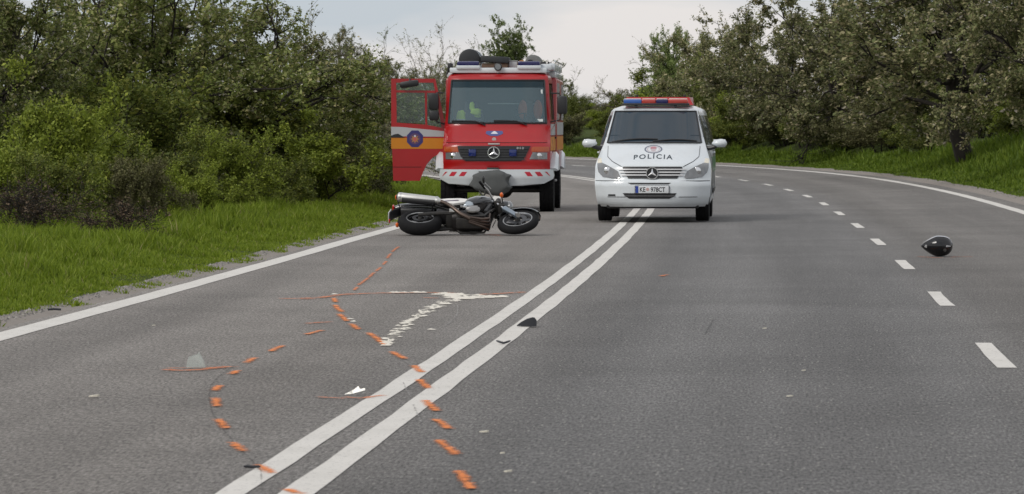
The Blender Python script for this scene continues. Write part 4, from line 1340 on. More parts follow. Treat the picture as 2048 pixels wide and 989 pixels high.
# bumper: white, swept up at the ends, red slanted stripes
def bf(x, z, off):
    u = min(abs(x) / 1.08, 1)
    return (x, -.10 + .34 * u ** 5 - off + max(0, .66 - z) * .35, z)
bp_ = [(-1.06, .81), (-1.08, .70), (-1.06, .63), (-.90, .545), (-.5, .505), (.5, .505), (.90, .545), (1.06, .63), (1.08, .70), (1.06, .81)]
bum = patch(bp_, bf, 0, .30, 10, 40).build("bumper", WHITEP, truck, 30)
m_ = MB()
m_.add([(-1.06, .24, .81), (1.06, .24, .81)] + [bf(-1.06 + 2.12 * i / 20, .81, 0) for i in range(20, -1, -1)], [tuple(range(23))])
m_.build("bumper_top", WHITEP, bum, 0)
REDS = pm("red_film", (0.5, 0.02, 0.04), 0.4)
for sgn in (-1, 1):
    for x0 in (.58, .77, .955):
        w_ = .1 if x0 < .9 else .045
        pp = [(x0 - .045, .765), (x0 + w_ - .045, .765), (x0 + w_ + .015, .685), (x0 + .015 + (.035 if x0 > .9 else 0), .685)]
        pp = pp if sgn > 0 else mirror(pp)
        patch(pp, bf, .003, .004, 3, 4).build("stripe", REDS, bum, 0)
# winch in its grey cover
def lump(p):
    n_ = 1 + .10 * math.sin(5 * p.x + 3 * p.z) + .07 * math.sin(9 * p.z + 4 * p.x + 1) + .05 * math.sin(13 * p.x - 7 * p.z)
    sq = lambda v: math.copysign(abs(v) ** .62, v)
    return Vector((sq(p.x) * n_, sq(p.y), sq(p.z) * (1 + .06 * math.sin(7 * p.x)) * (1.0 if p.z > 0 else .95 + .2 * math.sin(3 * p.x + 1))))
MB().ellipsoid((-.07, -.10, .575), (.37, .19, .22), 40, 28, lump).build("winch_cover", pm("grey_canvas", (0.085, 0.09, 0.09), 0.85, var=0.25, vscale=4, bump=0.6, bscale=6), truck, 60)
MB().box((-.06, .06, .82), (.22, .12, .05), .01).build("winch_bracket", DARK, truck)
MB().tube([(-.30, -.22, .42), (-.27, -.27, .36), (-.22, -.28, .31), (-.19, -.27, .36), (-.2, -.25, .42)], .018, 6).build("winch_hook", DARK, truck)
# body behind the cab
m_ = MB(); m_.box((0, 4.15, 1.66), (2.14, 4.02, 1.78), .05); m_.build("body", REDP, truck)
m_ = MB(); m_.box((0, 4.15, 2.61), (2.10, 3.98, .12), .03); m_.build("body_roof", WHITEP, truck)
for sgn in (-1, 1):
    def sf(y, z, off, s=sgn):
        if y < 2.12: return CAB.side(s, max(y, CAB.edge_y(z)), z, off)
        return (s * (1.07 + off), y, z)
    y0s = 1.74 if sgn < 0 else .32
    if sgn > 0:
        patch([(.55, 1.45), (2.09, 1.45), (2.09, 1.66), (.72, 1.66)], sf, .004, .006, 4, 14).build("silver_stripe", SILVERS, truck, 30)
        patch([(.30, 1.16), (2.09, 1.16), (2.09, 1.42), (.50, 1.42)], sf, .004, .006, 4, 14).build("orange_stripe", ORANGES, truck, 30)
        MB().tube([sf(.66 + .1 * i / 10, .9 + i * .08, .0) for i in range(11)], .007, 5).build("door_seam", BLACK, truck)
        MB().tube([sf(1.74, .86 + i * .16, .0) for i in range(11)], .007, 5).build("door_seam", BLACK, truck)
        patch([(.98, 1.72), (1.68, 1.72), (1.68, 2.40), (1.02, 2.40)], sf, -.004, 0, 6, 8).build("side_window", PANE, truck, 30)
        MB().box(sf(1.62, 1.40, .02), (.03, .16, .04), .008).build("door_handle", BLACK, truck)
    patch([(2.2, 1.45), (6.1, 1.45), (6.1, 1.70), (2.2, 1.70)], sf, .004, .006, 3, 4).build("silver_stripe", SILVERS, truck, 0)
    patch([(2.2, 1.16), (6.1, 1.16), (6.1, 1.42), (2.2, 1.42)], sf, .004, .006, 3, 4).build("orange_stripe", ORANGES, truck, 0)
    for ya, yb in [(2.3, 3.45), (4.85, 6.05)]:
        sh = patch([(ya, 1.74), (yb, 1.74), (yb, 2.45), (ya, 2.45)], sf, .006, .008, 3, 3).build("roller_shutter", pm("shutter_grey", (0.4, 0.4, 0.4), 0.4, metal=.5), truck, 0)
        for i in range(9):
            z = 1.78 + i * .075
            patch([(ya + .03, z), (yb - .03, z), (yb - .03, z + .055), (ya + .03, z + .055)], sf, .014, .008, 2, 2).build("slat", MATS["shutter_grey"], sh, 0)
    # wheels under white flared guards
    for yy, nm in ((.80, 0), (4.5, 1)):
        wheel(truck, (sgn * .93, yy, .42), .42, .27, .235, DARK, 30, outer=sgn)
        V = []; F = []
        n = 18
        for i in range(n + 1):
            a = R(34 + 112 * i / n)
            ca, sa = math.cos(a), math.sin(a)
            for rr, xx in ((.56, .86), (.585, 1.10), (.53, 1.155), (.50, 1.13), (.535, .86)):
                V.append((sgn * xx, yy - ca * rr, .44 + sa * rr * 1.2))
        for i in range(n):
            for k in range(5):
                k2 = (k + 1) % 5
                F.append((i * 5 + k, i * 5 + k2, (i + 1) * 5 + k2, (i + 1) * 5 + k))
        F += [tuple(range(5)), tuple(n * 5 + k for k in range(5))]
        g_ = MB(); g_.add(V, F); g_.build("wheel_guard", WHITEP, truck, 40)
    MB().box((sgn * .96, 2.0, .58), (.22, .6, .04), .01).build("step", pm("step_plate", (0.3, 0.3, 0.3), 0.5, metal=.6), truck)
MB().tube([(-.85, .80, .42), (.85, .80, .42)], .055, 10).ellipsoid((.12, .80, .42), (.16, .16, .16)).build("front_axle", DARK, truck)
MB().tube([(-.85, 4.5, .42), (.85, 4.5, .42)], .055, 10).ellipsoid((0, 4.5, .42), (.17, .17, .17)).build("rear_axle", DARK, truck)
MB().box((-.38, 3.1, .68), (.09, 5.6, .2)).box((.38, 3.1, .68), (.09, 5.6, .2)).box((0, 1.2, .66), (1.2, 1.6, .26), .04).box((0, 3.3, .62), (1.7, 1.2, .3), .04).build("chassis", DARK, truck)
MB().box((0, .28, .72), (1.9, .2, .2), .02).build("front_crossmember", BLACK, truck)
# mirror on the closed side
mo = MB().box((1.22, .66, 2.02), (.19, .12, .34), .035).build("mirror", BLACK, truck)
MB().tube([(.99, .78, 2.24), (1.16, .70, 2.24), (1.2, .68, 2.16)], .014, 6).tube([(1.0, .74, 1.70), (1.18, .70, 1.74), (1.2, .68, 1.88)], .014, 6).build("mirror_arm", BLACK, mo)
MB().tube([(.99, .60, 1.52), (1.10, .52, 1.66), (1.12, .50, 1.72)], .012, 6).build("corner_rod", STEEL, truck)
# ---- the open door
dy = .74
def D(px, py): return T2(px, py)
def dfn(a, b, t): return (a, dy + t + (a + 1.0) * 0.06, b)
outer = [D(779, 157), D(866, 157), D(877, 222), D(887, 256), D(889, 304), D(876, 307), D(862, 314), D(850, 328), D(842, 345), D(836, 361), D(782, 361)]
dr = MB()
low = [D(779, 244), D(849, 249), D(886, 256), D(889, 304), D(876, 307), D(862, 314), D(850, 328), D(842, 345), D(836, 361), D(783, 361), D(781, 300)]
dr.prism(low, dfn, 0, .06)
for pl in ([D(779, 157), D(789, 157), D(790, 246), D(779, 245)], [D(788.9, 157), D(863, 157), D(864, 165), D(788.9, 165)],
           [D(788.9, 180), D(868, 181), D(869, 185.5), D(788.9, 184.5)], [D(846, 185), D(850.5, 185), D(851, 250), D(847, 250)],
           [D(862, 157), D(867, 157), D(889, 257), D(880, 257)]):
    dr.prism(pl, dfn, .004, .054)
door = dr.build("door", REDP, truck, 30)
for pl in ([D(788, 164), D(864, 164), D(867, 181), D(788, 181)], [D(788, 184), D(848, 184), D(849, 247), D(788, 244)], [D(850, 185), D(869, 185), D(882, 254), D(850, 249)]):
    MB().prism(pl, dfn, .026, .031).build("pane", PANE, door, 0)
MB().prism([D(779, 253), D(800, 253.5), D(888, 262), D(889, 273), D(779, 272)], dfn, -.004, -.0005).build("silver_stripe", SILVERS, door, 0)
MB().prism([D(779, 275), D(889, 276), D(889, 297), D(779, 297)], dfn, -.004, -.0005).build("orange_stripe", ORANGES, door, 0)
MB().prism([D(779, 274.5), D(779, 271), D(786, 268), D(793, 267), D(800, 271), D(806, 274.5)], dfn, -.012, -.004).build("door_handle", BLACK, door, 0)
cxd, czd = D(826.5, 277)
oc = [(cxd + .163 * math.cos(R(22.5 + 45 * i)), czd + .170 * math.sin(R(22.5 + 45 * i))) for i in range(8)]
em = MB().prism(oc, dfn, -.007, -.004).build("emblem", pm("emblem_navy", (0.035, 0.03, 0.15), 0.5), door, 0)
MB().prism([(cxd + .105 * math.cos(R(10 * i)), czd + .105 * math.sin(R(10 * i))) for i in range(36)], dfn, -.009, -.007).build("emblem_disc", pm("emblem_violet", (0.1, 0.05, 0.13), 0.5), em, 0)
star8 = [(cxd + (.085 if i % 2 == 0 else .045) * math.cos(R(90 + 22.5 * i)), czd - .005 + (.085 if i % 2 == 0 else .045) * math.sin(R(90 + 22.5 * i))) for i in range(16)]
MB().prism(star8, dfn, -.011, -.009).build("emblem_star", pm("emblem_gold", (0.42, 0.2, 0.06), 0.5), em, 0)
MB().prism([(cxd - .03, czd + .02), (cxd + .03, czd + .02), (cxd + .03, czd - .02), (cxd, czd - .05), (cxd - .03, czd - .02)], dfn, -.013, -.011).build("emblem_shield", pm("emblem_red", (0.5, 0.1, 0.1), 0.5), em, 0)
MB().prism([(cxd + .02 * math.cos(R(30 * i)), czd + .052 + .02 * math.sin(R(30 * i))) for i in range(12)], dfn, -.014, -.011).build("emblem_helmet", MATS["emblem_white"], em, 0)
m_ = MB(); m_.tube([dfn(*D(781 + 58 * i / 6, 333.5), -.001) for i in range(7)], .005, 5); m_.build("door_crease", MATS["seam"], door)
mo = MB().box((-1.205, .62, 2.085), (.19, .13, .32), .035).box((-1.20, .62, 1.82), (.18, .12, .19), .035).build("mirror", BLACK, door)
MB().tube([(-1.03, .72, 2.25), (-1.15, .66, 2.25), (-1.18, .64, 2.16)], .014, 6).tube([(-1.0, .73, 1.66), (-1.15, .66, 1.7), (-1.18, .64, 1.8)], .014, 6).build("mirror_arm", BLACK, mo)
mo = MB().box((-1.665, .60, 2.415), (.36, .12, .12), .04, Matrix.Rotation(R(-8), 4, 'Y')).build("kerb_mirror", BLACK, door)
MB().tube([(-1.66, .72, 2.50), (-1.66, .64, 2.52), (-1.66, .61, 2.46)], .014, 6).build("mirror_arm", BLACK, mo)
# ---- roof: white light beam with two blue lamps, search light, side boxes
rb = MB().box((0, 1.06, 2.675), (1.84, .34, .10), .02).build("light_beam", WHITEP, truck)
for x_ in (-.57, .585):
    MB().box((x_, 1.0, 2.735), (.45, .30, .07), .015).build("lamp_base", WHITEP, rb)
    MB().box((x_, .99, 2.805), (.42, .26, .085), .025).build("blue_lamp", BLUEL, rb)
sp = MB().lathe([(-.07, .06), (-.06, .075), (.06, .075), (.09, .05)], (0.0, .88, 2.74), 'Y', 18).box((0, .93, 2.66), (.05, .05, .1)).build("search_light", BLACK, truck)
MB().lathe([(-.075, .001), (-.075, .055), (-.06, .06)], (0, .88, 2.74), 'Y', 18).build("lamp_face", LAMP, sp)
MB().box((-.93, 1.25, 2.73), (.1, .12, .18), .02).tube([(-1.0, 1.22, 2.60), (-.95, 1.24, 2.7)], .02, 6).build("corner_lamp", BLACK, truck)
for y_ in (1.5, 2.6, 3.7, 4.8):
    MB().box((.98, y_ + .45, 2.75), (.16, .9, .14), .03).build("roof_box", WHITEP, truck)
    MB().box((.93, y_ + .02, 2.80), (.03, .03, .1), .005).build("roof_clamp", BLACK, truck)
MB().tube([(.86, 1.4, 2.70), (.86, 5.9, 2.70)], .02, 6).tube([(1.06, 1.4, 2.86), (1.06, 5.9, 2.86)], .02, 6).build("roof_rail", WHITEP, truck)
MB().box((.9, 1.3, 2.74), (.22, .34, .12), .03).build("roof_housing", WHITEP, truck)
# ---- loose equipment on the roof: things of their own
TM = truck.matrix_basis.copy()
def on_roof(name, x, y, z, label, cat):
    p_ = Matrix.LocRotScale(truck.location, truck.rotation_euler, None) @ Vector((x, y, z))
    e = empty(name, p_, truck.rotation_euler.z)
    return tag(e, label, cat)
HOSE = pm("dull_black_hose", (0.022, 0.024, 0.026), 0.6, var=0.3)
tk = on_roof("ventilation_duct", -.575, 1.5, 2.68, "large black cylinder lying on the fire truck roof over the left blue lamp", "duct")
m_ = MB(); m_.lathe([(-.02, .165), (.0, .205), (.04, .21), (.05, .2), (1.2, .2), (1.25, .21), (1.3, .2)], (0, 0, .205), 'Y', 32); m_.build("tube", pm("blue_grey_plastic", (0.12, 0.17, 0.21), 0.35, var=0.15), tk)
MB().lathe([(-.05, .001), (-.05, .17), (-.035, .205), (.06, .21), (.06, .2)], (0, 0, .205), 'Y', 32).build("end_cap", HOSE, tk)
MB().lathe([(.5, .204), (.5, .212), (.55, .212), (.55, .204)], (0, 0, .205), 'Y', 32, closed=True).build("strap", BLACK, tk)
tk = on_roof("suction_hose_box", -.09, 1.75, 2.68, "long dark equipment box on the fire truck roof beside the black cylinder", "box")
MB().box((0, 0, .21), (.54, .8, .12), .02, Matrix.Rotation(R(3), 4, 'Y')).build("box_shell", HOSE, tk)
MB().box((0, 0, .07), (.5, .7, .14), .02).build("box_base", pm("brown_wood", (0.14, 0.09, 0.06), 0.8, var=0.3), tk)
MB().box((-.15, 0, .272), (.04, .82, .012), .004).build("strap", DARK, tk)
tk = on_roof("equipment_case", .26, 1.6, 2.68, "small pale grey case in the middle of the fire truck roof", "case")
MB().box((0, 0, .09), (.16, .3, .17), .02).build("case_shell", pm("pale_grey", (0.4, 0.41, 0.42), 0.5, var=0.1), tk)
MB().box((0, 0, .18), (.17, .31, .02), .006).build("lid", pm("pale_grey2", (0.3, 0.31, 0.32), 0.5), tk)
tk = on_roof("rope_bag", .42, 1.55, 2.68, "small yellow and brown bundle on the fire truck roof left of the right blue lamp", "bundle")
MB().ellipsoid((0, 0, .1), (.07, .12, .1), 14, 10, lump).build("bag", pm("bundle_brown", (0.3, 0.12, 0.03), 0.8, var=0.4), tk)
MB().tube([(-.05, -.1, .05), (-.02, -.13, .12), (.03, -.12, .17), (.06, -.08, .12)], .018, 6).build("cord", pm("cord_yellow", (0.6, 0.42, 0.05), 0.7), tk)
tk = on_roof("canvas_roll", .63, 1.6, 2.68, "grey canvas roll on the fire truck roof behind the right blue lamp", "roll")
m_ = MB(); m_.lathe([(0, .05), (0, .11), (.02, .15), (.9, .155), (.95, .12)], (0, 0, .155), 'Y', 26); m_.build("roll", pm("canvas_grey", (0.17, 0.175, 0.17), 0.9, var=0.25, bump=.5, bscale=8), tk)
MB().lathe([(-.012, .001), (-.012, .07), (.01, .07)], (-.05, 0, .14), 'Y', 18).build("roll_core", BLACK, tk)
MB().box((.2, .1, .13), (.1, .16, .08), .02).build("buckle", HOSE, tk)
# ---- hi-vis jackets hanging in the cab
HIVIS = pm("hi_vis_yellow", (0.72, 0.95, 0.1), 0.6, var=0.1)
def in_cab(name, x, y, z, label, cat):
    p_ = Matrix.LocRotScale(truck.location, truck.rotation_euler, None) @ Vector((x, y, z))
    return tag(empty(name, p_, truck.rotation_euler.z), label, cat)
j_ = in_cab("safety_jacket", -.42, .98, 1.80, "yellow green safety jacket behind the fire truck's windscreen", "jacket")
MB().ellipsoid((0, 0, .09), (.10, .05, .065), 18, 12, lump).build("sleeve", HIVIS, j_)
MB().ellipsoid((-.08, .05, .19), (.05, .05, .09), 14, 10, lump).build("collar", HIVIS, j_)
MB().ellipsoid((.03, .03, .02), (.06, .05, .04), 14, 10, lump).build("cuff", HIVIS, j_)
j_ = in_cab("safety_vest", -.70, .92, 1.66, "yellow green vest low in the left corner of the fire truck's windscreen", "vest")
MB().ellipsoid((0, 0, .14), (.085, .05, .12), 18, 12, lump).build("vest_front", HIVIS, j_)
MB().box((0, -.05, .08), (.15, .02, .03), .008).build("reflective_band", pm("reflective", (0.6, 0.62, 0.6), 0.4), j_)
# ------------------------------------------------------------------ motorcycle lying on its left side
bx_, by_, _ = G(937, 472)
bike = empty("motorcycle", (bx_, by_ + 0.05, 0.1), 0)
bike.rotation_euler = (R(-69), 0, 0)
tag(bike, "black and silver motorcycle lying on its side in front of the fire truck", "motorcycle")
BGLOSS = pm("black_gloss", (0.012, 0.014, 0.017), 0.12, coat=1.0, var=0.1)
ALU = pm("brushed_aluminium", (0.68, 0.67, 0.64), 0.4, metal=0.9, var=0.1, dirt=0.15)
HEAD = pm("heat_stained_steel", (0.13, 0.1, 0.085), 0.4, metal=0.9, var=0.25, vscale=14)
FORKB = pm("blue_grey_alloy", (0.3, 0.35, 0.4), 0.3, metal=0.85, var=0.12)
WPLAST = pm("silver_white_panel", (0.7, 0.69, 0.66), 0.3, coat=0.6, var=0.1)
SEATB = pm("seat_vinyl", (0.02, 0.02, 0.021), 0.7, var=0.2)
ENG = pm("engine_alloy", (0.022, 0.02, 0.02), 0.5, metal=0.4, var=0.35, vscale=18, dirt=0.4, dirtcol=(0.03, 0.022, 0.018))

def torus(m, c, Rr, r, n=44, k=14, flat=1.0, M=None):
    V = []; F = []
    for i in range(n):
        a = 2 * math.pi * i / n
        for j in range(k):
            b = 2 * math.pi * j / k
            rr = Rr + r * math.cos(b)
            p = Vector((rr * math.cos(a), r * flat * math.sin(b), rr * math.sin(a)))
            if M is not None: p = M @ p
            V.append(Vector(c) + p)
    for i in range(n):
        for j in range(k):
            i2, j2 = (i + 1) % n, (j + 1) % k
            F.append((i * k + j, i2 * k + j, i2 * k + j2, i * k + j2))
    return m.add(V, F)

def bike_wheel(c, Rout, r, flat, M=None, disc_r=.12, sides=(-1,)):
    c = Vector(c)
    ty = torus(MB(), c, Rout - r, r, 48, 16, flat, M).build("wheel", RUBBER, bike)
    rr = Rout - 2 * r * .86
    m_ = MB()
    torus(m_, c, rr, .018, 44, 8, 2.6 * flat, M)
    for sd in (-1, 1):
        off = Vector((0, sd * r * flat * .75, 0))
        if M is not None: off = M @ off
        torus(m_, c + off, rr + .012, .009, 44, 6, 1.0, M)
    for i in range(5):
        a = 2 * math.pi * i / 5 + .3
        for da in (-.10, .10):
            p0 = Vector((.03 * math.cos(a), 0, .03 * math.sin(a))); p1 = Vector((rr * math.cos(a + da), 0, rr * math.sin(a + da)))
            if M is not None: p0, p1 = M @ p0, M @ p1
            m_.tube([c + p0, c + p1], [.02, .012], 6)
    m_.build("rim", pm("rim_grey", (0.2, 0.2, 0.21), 0.35, metal=.8), ty)
    # polished rim lip
    m_ = MB()
    off = Vector((0, -r * flat * .80, 0))
    if M is not None: off = M @ off
    torus(m_, c + off, rr + .004, .007, 44, 6, 1.0, M)
    m_.build("rim_lip", STEEL, ty)
    m_ = MB()
    V = []
    for sd in sides:
        o_ = Vector((0, sd * (r * flat * .7 + .012), 0))
        h_ = MB(); torus(h_, (0, 0, 0), disc_r * .78, disc_r * .24, 36, 6, .02)
        for p in h_.v:
            q = Vector(p) + o_
            if M is not None: q = M @ q
            V.append(c + q)
        m_.add(V, h_.f); V = []
    m_.build("brake_disc", pm("disc_steel", (0.1, 0.1, 0.105), 0.35, metal=.9), ty)
    h_ = MB().lathe([(-.09, .001), (-.09, .022), (-.05, .04), (.05, .04), (.09, .022), (.09, .001)], (0, 0, 0), 'Y', 18)
    h_.v = [tuple(c + (M @ Vector(p) if M is not None else Vector(p))) for p in h_.v]
    h_.build("hub", DARK, ty)
    return ty
RW = (-.695, 0, .315)
bike_wheel(RW, .315, .075, 1.25, None, .11, (-1,))
# front assembly is steered: everything turns about the steering axis
HEADP = Vector((.40, 0, .82))
AX = Vector((-.42, 0, .91)).normalized()
SM = Matrix.Rotation(R(-9), 3, AX)
def S_(p): return HEADP + SM @ (Vector(p) - HEADP)
FW = S_((.705, 0, .30))
bike_wheel(FW, .30, .058, 1.05, SM, .13, (-1, 1))
def stube(pts, r, n=8): return MB().tube([S_(p) for p in pts], r, n)
for sy in (-1, 1):
    f_ = stube([(.375, sy * .10, .87), (.545, sy * .10, .535)], .024).build("fork_tube", CHROME, bike)
    stube([(.525, sy * .105, .58), (.715, sy * .105, .285)], [.046, .036], 12).build("fork_leg", FORKB, f_)
    stube([(.70, sy * .115, .33), (.725, sy * .13, .27)], .036, 8).build("axle_clamp", STEEL, f_)
    c_ = S_((.63, sy * .085, .40))
    MB().ellipsoid(c_, (.055, .03, .07), 12, 8).build("brake_caliper", BLACK, f_)
m_ = MB()
n = 14
V = []; F = []
for i in range(n + 1):
    a = R(20 + 130 * i / n)
    for yy, rr in ((-.075, .30), (-.07, .325), (0, .345), (.07, .325), (.075, .30)):
        V.append(S_((.705 + math.cos(a) * rr * 1.02, yy, .30 + math.sin(a) * rr * 1.02)))
for i in range(n):
    for k in range(4): F.append((i * 5 + k, i * 5 + k + 1, (i + 1) * 5 + k + 1, (i + 1) * 5 + k))
m_.add(V, F); m_.build("front_mudguard", BGLOSS, bike)
MB().box(S_((.41, 0, .80)), (.1, .28, .05), .015).box(S_((.47, 0, .68)), (.1, .28, .05), .015).build("yoke", DARK, bike)
# handlebar with grips, levers, mirrors, clocks, headlamp
hb = stube([(.22, -.36, .98), (.30, -.24, 1.0), (.36, -.1, .94), (.36, .1, .94), (.30, .24, 1.0), (.22, .36, .98)], .013).build("handlebar", STEEL, bike)
for sy in (-1, 1):
    stube([(.205, sy * .40, .975), (.265, sy * .27, .995)], .019).build("grip", RUBBER, hb)
    stube([(.28, sy * .36, .985), (.35, sy * .25, .99)], .008, 6).build("lever", STEEL, hb)
    stube([(.31, sy * .24, 1.0), (.27, sy * .28, 1.10), (.26, sy * .31, 1.14)], .007, 6).build("mirror_stem", BLACK, hb)
    MB().ellipsoid(S_((.255, sy * .345, 1.15)), (.02, .06, .038), 14, 10).build("mirror", BLACK, hb)
    i_ = stube([(.50, sy * .09, .80), (.50, sy * .19, .80)], .009, 6).build("indicator_stem", BLACK, bike)
    MB().ellipsoid(S_((.50, sy * .225, .80)), (.026, .042, .026), 14, 10).build("indicator", AMBER, i_)
MB().ellipsoid(S_((.52, 0, .83)), (.10, .105, .105), 20, 14).build("headlamp_shell", BGLOSS, bike)
hl_ = MB().ellipsoid(S_((.585, 0, .82)), (.05, .095, .095), 20, 14).build("headlamp", LAMP, bike)
MB().ellipsoid(S_((.43, -.055, .96)), (.04, .05, .05), 14, 10).ellipsoid(S_((.43, .055, .96)), (.04, .05, .05), 14, 10).build("instruments", BLACK, bike)
# tank
def ringx(x, yw, z0, z1, n=18, pw=2.6):
    out = []
    cz, hz = (z0 + z1) / 2, (z1 - z0) / 2
    for k in range(n):
        t = 2 * math.pi * k / n
        ct, st_ = math.cos(t), math.sin(t)
        out.append((x, math.copysign(abs(ct) ** (2 / pw), ct) * yw, cz + math.copysign(abs(st_) ** (2 / pw), st_) * hz))
    return out
MB().loft([ringx(-.12, .07, .70, .82), ringx(-.08, .12, .68, .87), ringx(.0, .165, .67, .94), ringx(.10, .185, .67, .985), ringx(.22, .18, .68, 1.0), ringx(.31, .15, .71, .985), ringx(.36, .10, .76, .94)]).build("tank", BGLOSS, bike, 60)
MB().lathe([(0, .05), (.015, .05), (.02, .03)], (.14, 0, .99), 'Z', 18).build("tank_cap", CHROME, bike)
# seat, tail and side panels
MB().loft([ringx(-.80, .07, .86, .90), ringx(-.76, .10, .83, .925), ringx(-.60, .13, .79, .92), ringx(-.46, .135, .77, .885), ringx(-.30, .15, .735, .83), ringx(-.14, .125, .72, .815), ringx(-.08, .09, .72, .81)]).build("seat", SEATB, bike, 60)
MB().loft([ringx(-1.1, .03, .80, .86), ringx(-1.0, .075, .77, .88), ringx(-.80, .10, .75, .865), ringx(-.60, .12, .70, .80), ringx(-.45, .12, .66, .78)]).build("tail", BGLOSS, bike, 60)
for sy in (-1, 1):
    def spn(a, b, t, s=sy): return (a, s * (.145 + t + .05 * math.sin(3.0 * (a + .5))), b)
    MB().prism([(-.44, .75), (-.30, .735), (-.12, .70), (-.02, .66), (-.06, .55), (-.22, .52), (-.36, .60)], spn, 0, .03).build("side_panel", WPLAST, bike, 30)
    MB().prism([(-.36, .66), (-.16, .64), (-.14, .615), (-.34, .63)], spn, .031, .034).build("panel_stripe", pm("purple_stripe", (0.05, 0.03, 0.08), 0.4), bike, 0)
    i_ = MB().tube([(-1.0, sy * .07, .76), (-1.03, sy * .18, .75)], .009, 6).build("indicator_stem", BLACK, bike)
    MB().ellipsoid((-1.035, sy * .215, .75), (.028, .04, .026), 14, 10).build("indicator", AMBER, i_)
MB().box((-1.09, 0, .81), (.03, .13, .07), .012).build("tail_light", REDL, bike)
m_ = MB(); m_.loft([ringx(-.96, .07, .74, .79), ringx(-1.08, .075, .62, .66), ringx(-1.13, .07, .52, .55)]); m_.build("rear_mudguard", BLACK, bike)
MB().box((-1.135, 0, .58), (.012, .15, .15), .003, Matrix.Rotation(R(14), 4, 'Y')).build("number_plate", pm("plate_back", (0.55, 0.55, 0.56), 0.5), bike)
MB().box((-1.14, .05, .50), (.02, .05, .05), .006).build("rear_reflector", REDL, bike)
# frame, swingarm, engine
m_ = MB()
for sy in (-1, 1):
    m_.tube([(.38, sy * .03, .84), (.30, sy * .11, .76), (.02, sy * .14, .66), (-.18, sy * .14, .55), (-.20, sy * .12, .38)], .024, 8)
    m_.tube([(.37, sy * .03, .76), (.30, sy * .1, .50), (.22, sy * .13, .26), (-.12, sy * .13, .24), (-.2, sy * .12, .38)], .018, 8)
    m_.tube([(-.16, sy * .12, .64), (-.55, sy * .10, .74), (-.86, sy * .07, .80)], .014, 6)
    m_.tube([(-.18, sy * .12, .46), (-.55, sy * .10, .72)], .012, 6)
m_.build("frame", DARK, bike)
m_ = MB()
for sy in (-1, 1):
    m_.tube([(-.16, sy * .11, .40), (-.40, sy * .125, .37), (-.72, sy * .125, .315)], [.035, .032, .024], 8)
m_.box((-.27, 0, .385), (.12, .22, .06), .015)
m_.build("swingarm", DARK, bike)
MB().tube([(-.20, 0, .62), (-.28, 0, .40)], .035, 10).build("shock", pm("shock_red", (0.3, 0.02, 0.02), 0.4), bike)
e_ = MB()
e_.loft([ringx(-.24, .12, .30, .47, 18, 3), ringx(-.15, .15, .27, .50, 18, 3), ringx(.05, .155, .26, .47, 18, 3), ringx(.18, .14, .27, .42, 18, 3), ringx(.24, .11, .29, .38, 18, 3)])
e_.box((.10, 0, .55), (.22, .32, .22), .03, Matrix.Rotation(R(18), 4, 'Y'))
eng = e_.build("engine", ENG, bike, 40)
for i in range(6):
    MB().box((.075 + .012 * i, 0, .47 + .032 * i), (.25, .345, .010), .003, Matrix.Rotation(R(18), 4, 'Y')).build("cooling_fin", ENG, eng)
for sy in (-1, 1):
    MB().lathe([(-.02, .085), (.0, .105), (.02, .1), (.03, .06), (.032, .001)] if sy > 0 else [(.02, .085), (.0, .105), (-.02, .1), (-.03, .06), (-.032, .001)], (.06, -.19 if sy < 0 else .14, .34 if sy < 0 else .36), 'Y', 22).build("engine_cover", pm("cover_alloy", (0.3, 0.29, 0.28), 0.35, metal=.85, var=.2), eng)
    MB().tube([(-.13, sy * .14, .33), (-.13 - .06 * (sy > 0), -.26 if sy < 0 else .165, .33 + .05 * (sy > 0))], .013, 8).build("footpeg", RUBBER, bike)
    MB().box((-.20, sy * .155, .40), (.16, .012, .12), .004).build("heel_plate", ALU, bike)
    MB().tube([(-.52, sy * .12, .46), (-.52 - .08 * (sy > 0), -.23 if sy < 0 else .15, .45 + .05 * (sy > 0))], .011, 8).build("passenger_peg", RUBBER, bike)
MB().box((-.34, 0, .58), (.26, .2, .2), .03).build("battery_box", BLACK, bike)
MB().box((-.46, .115, .43), (.46, .02, .06), .008, Matrix.Rotation(R(8), 4, "Y")).build("chain_guard", BLACK, bike)
MB().loft([ringx(-.50, .07, .60, .68), ringx(-.68, .085, .62, .675), ringx(-.86, .085, .62, .70), ringx(-.98, .07, .66, .76)]).build("inner_mudguard", BLACK, bike, 60)
for k in range(3):
    MB().tube([(.40, -.05 + .04 * k, .92), (.34, -.16 + .03 * k, .80 - .03 * k), (.20, -.19, .66 - .02 * k), (.05, -.18, .58)], .006, 6).build("cable", BLACK, bike)
MB().box((.06, -.175, .47), (.14, .02, .1), .01).build("sprocket_cover", MATS["cover_alloy"], bike)
MB().ellipsoid((-.02, -.15, .60), (.10, .06, .07), 16, 10).build("airbox_cover", pm("pale_blue_silver", (0.45, 0.5, 0.54), 0.25, metal=.6), bike)
MB().box((.27, 0, .55), (.05, .30, .28), .015, Matrix.Rotation(R(14), 4, 'Y')).build("radiator", BLACK, bike)
MB().box((.0, -.03, .23), (.36, .16, .06), .02).build("sump", DARK, bike)
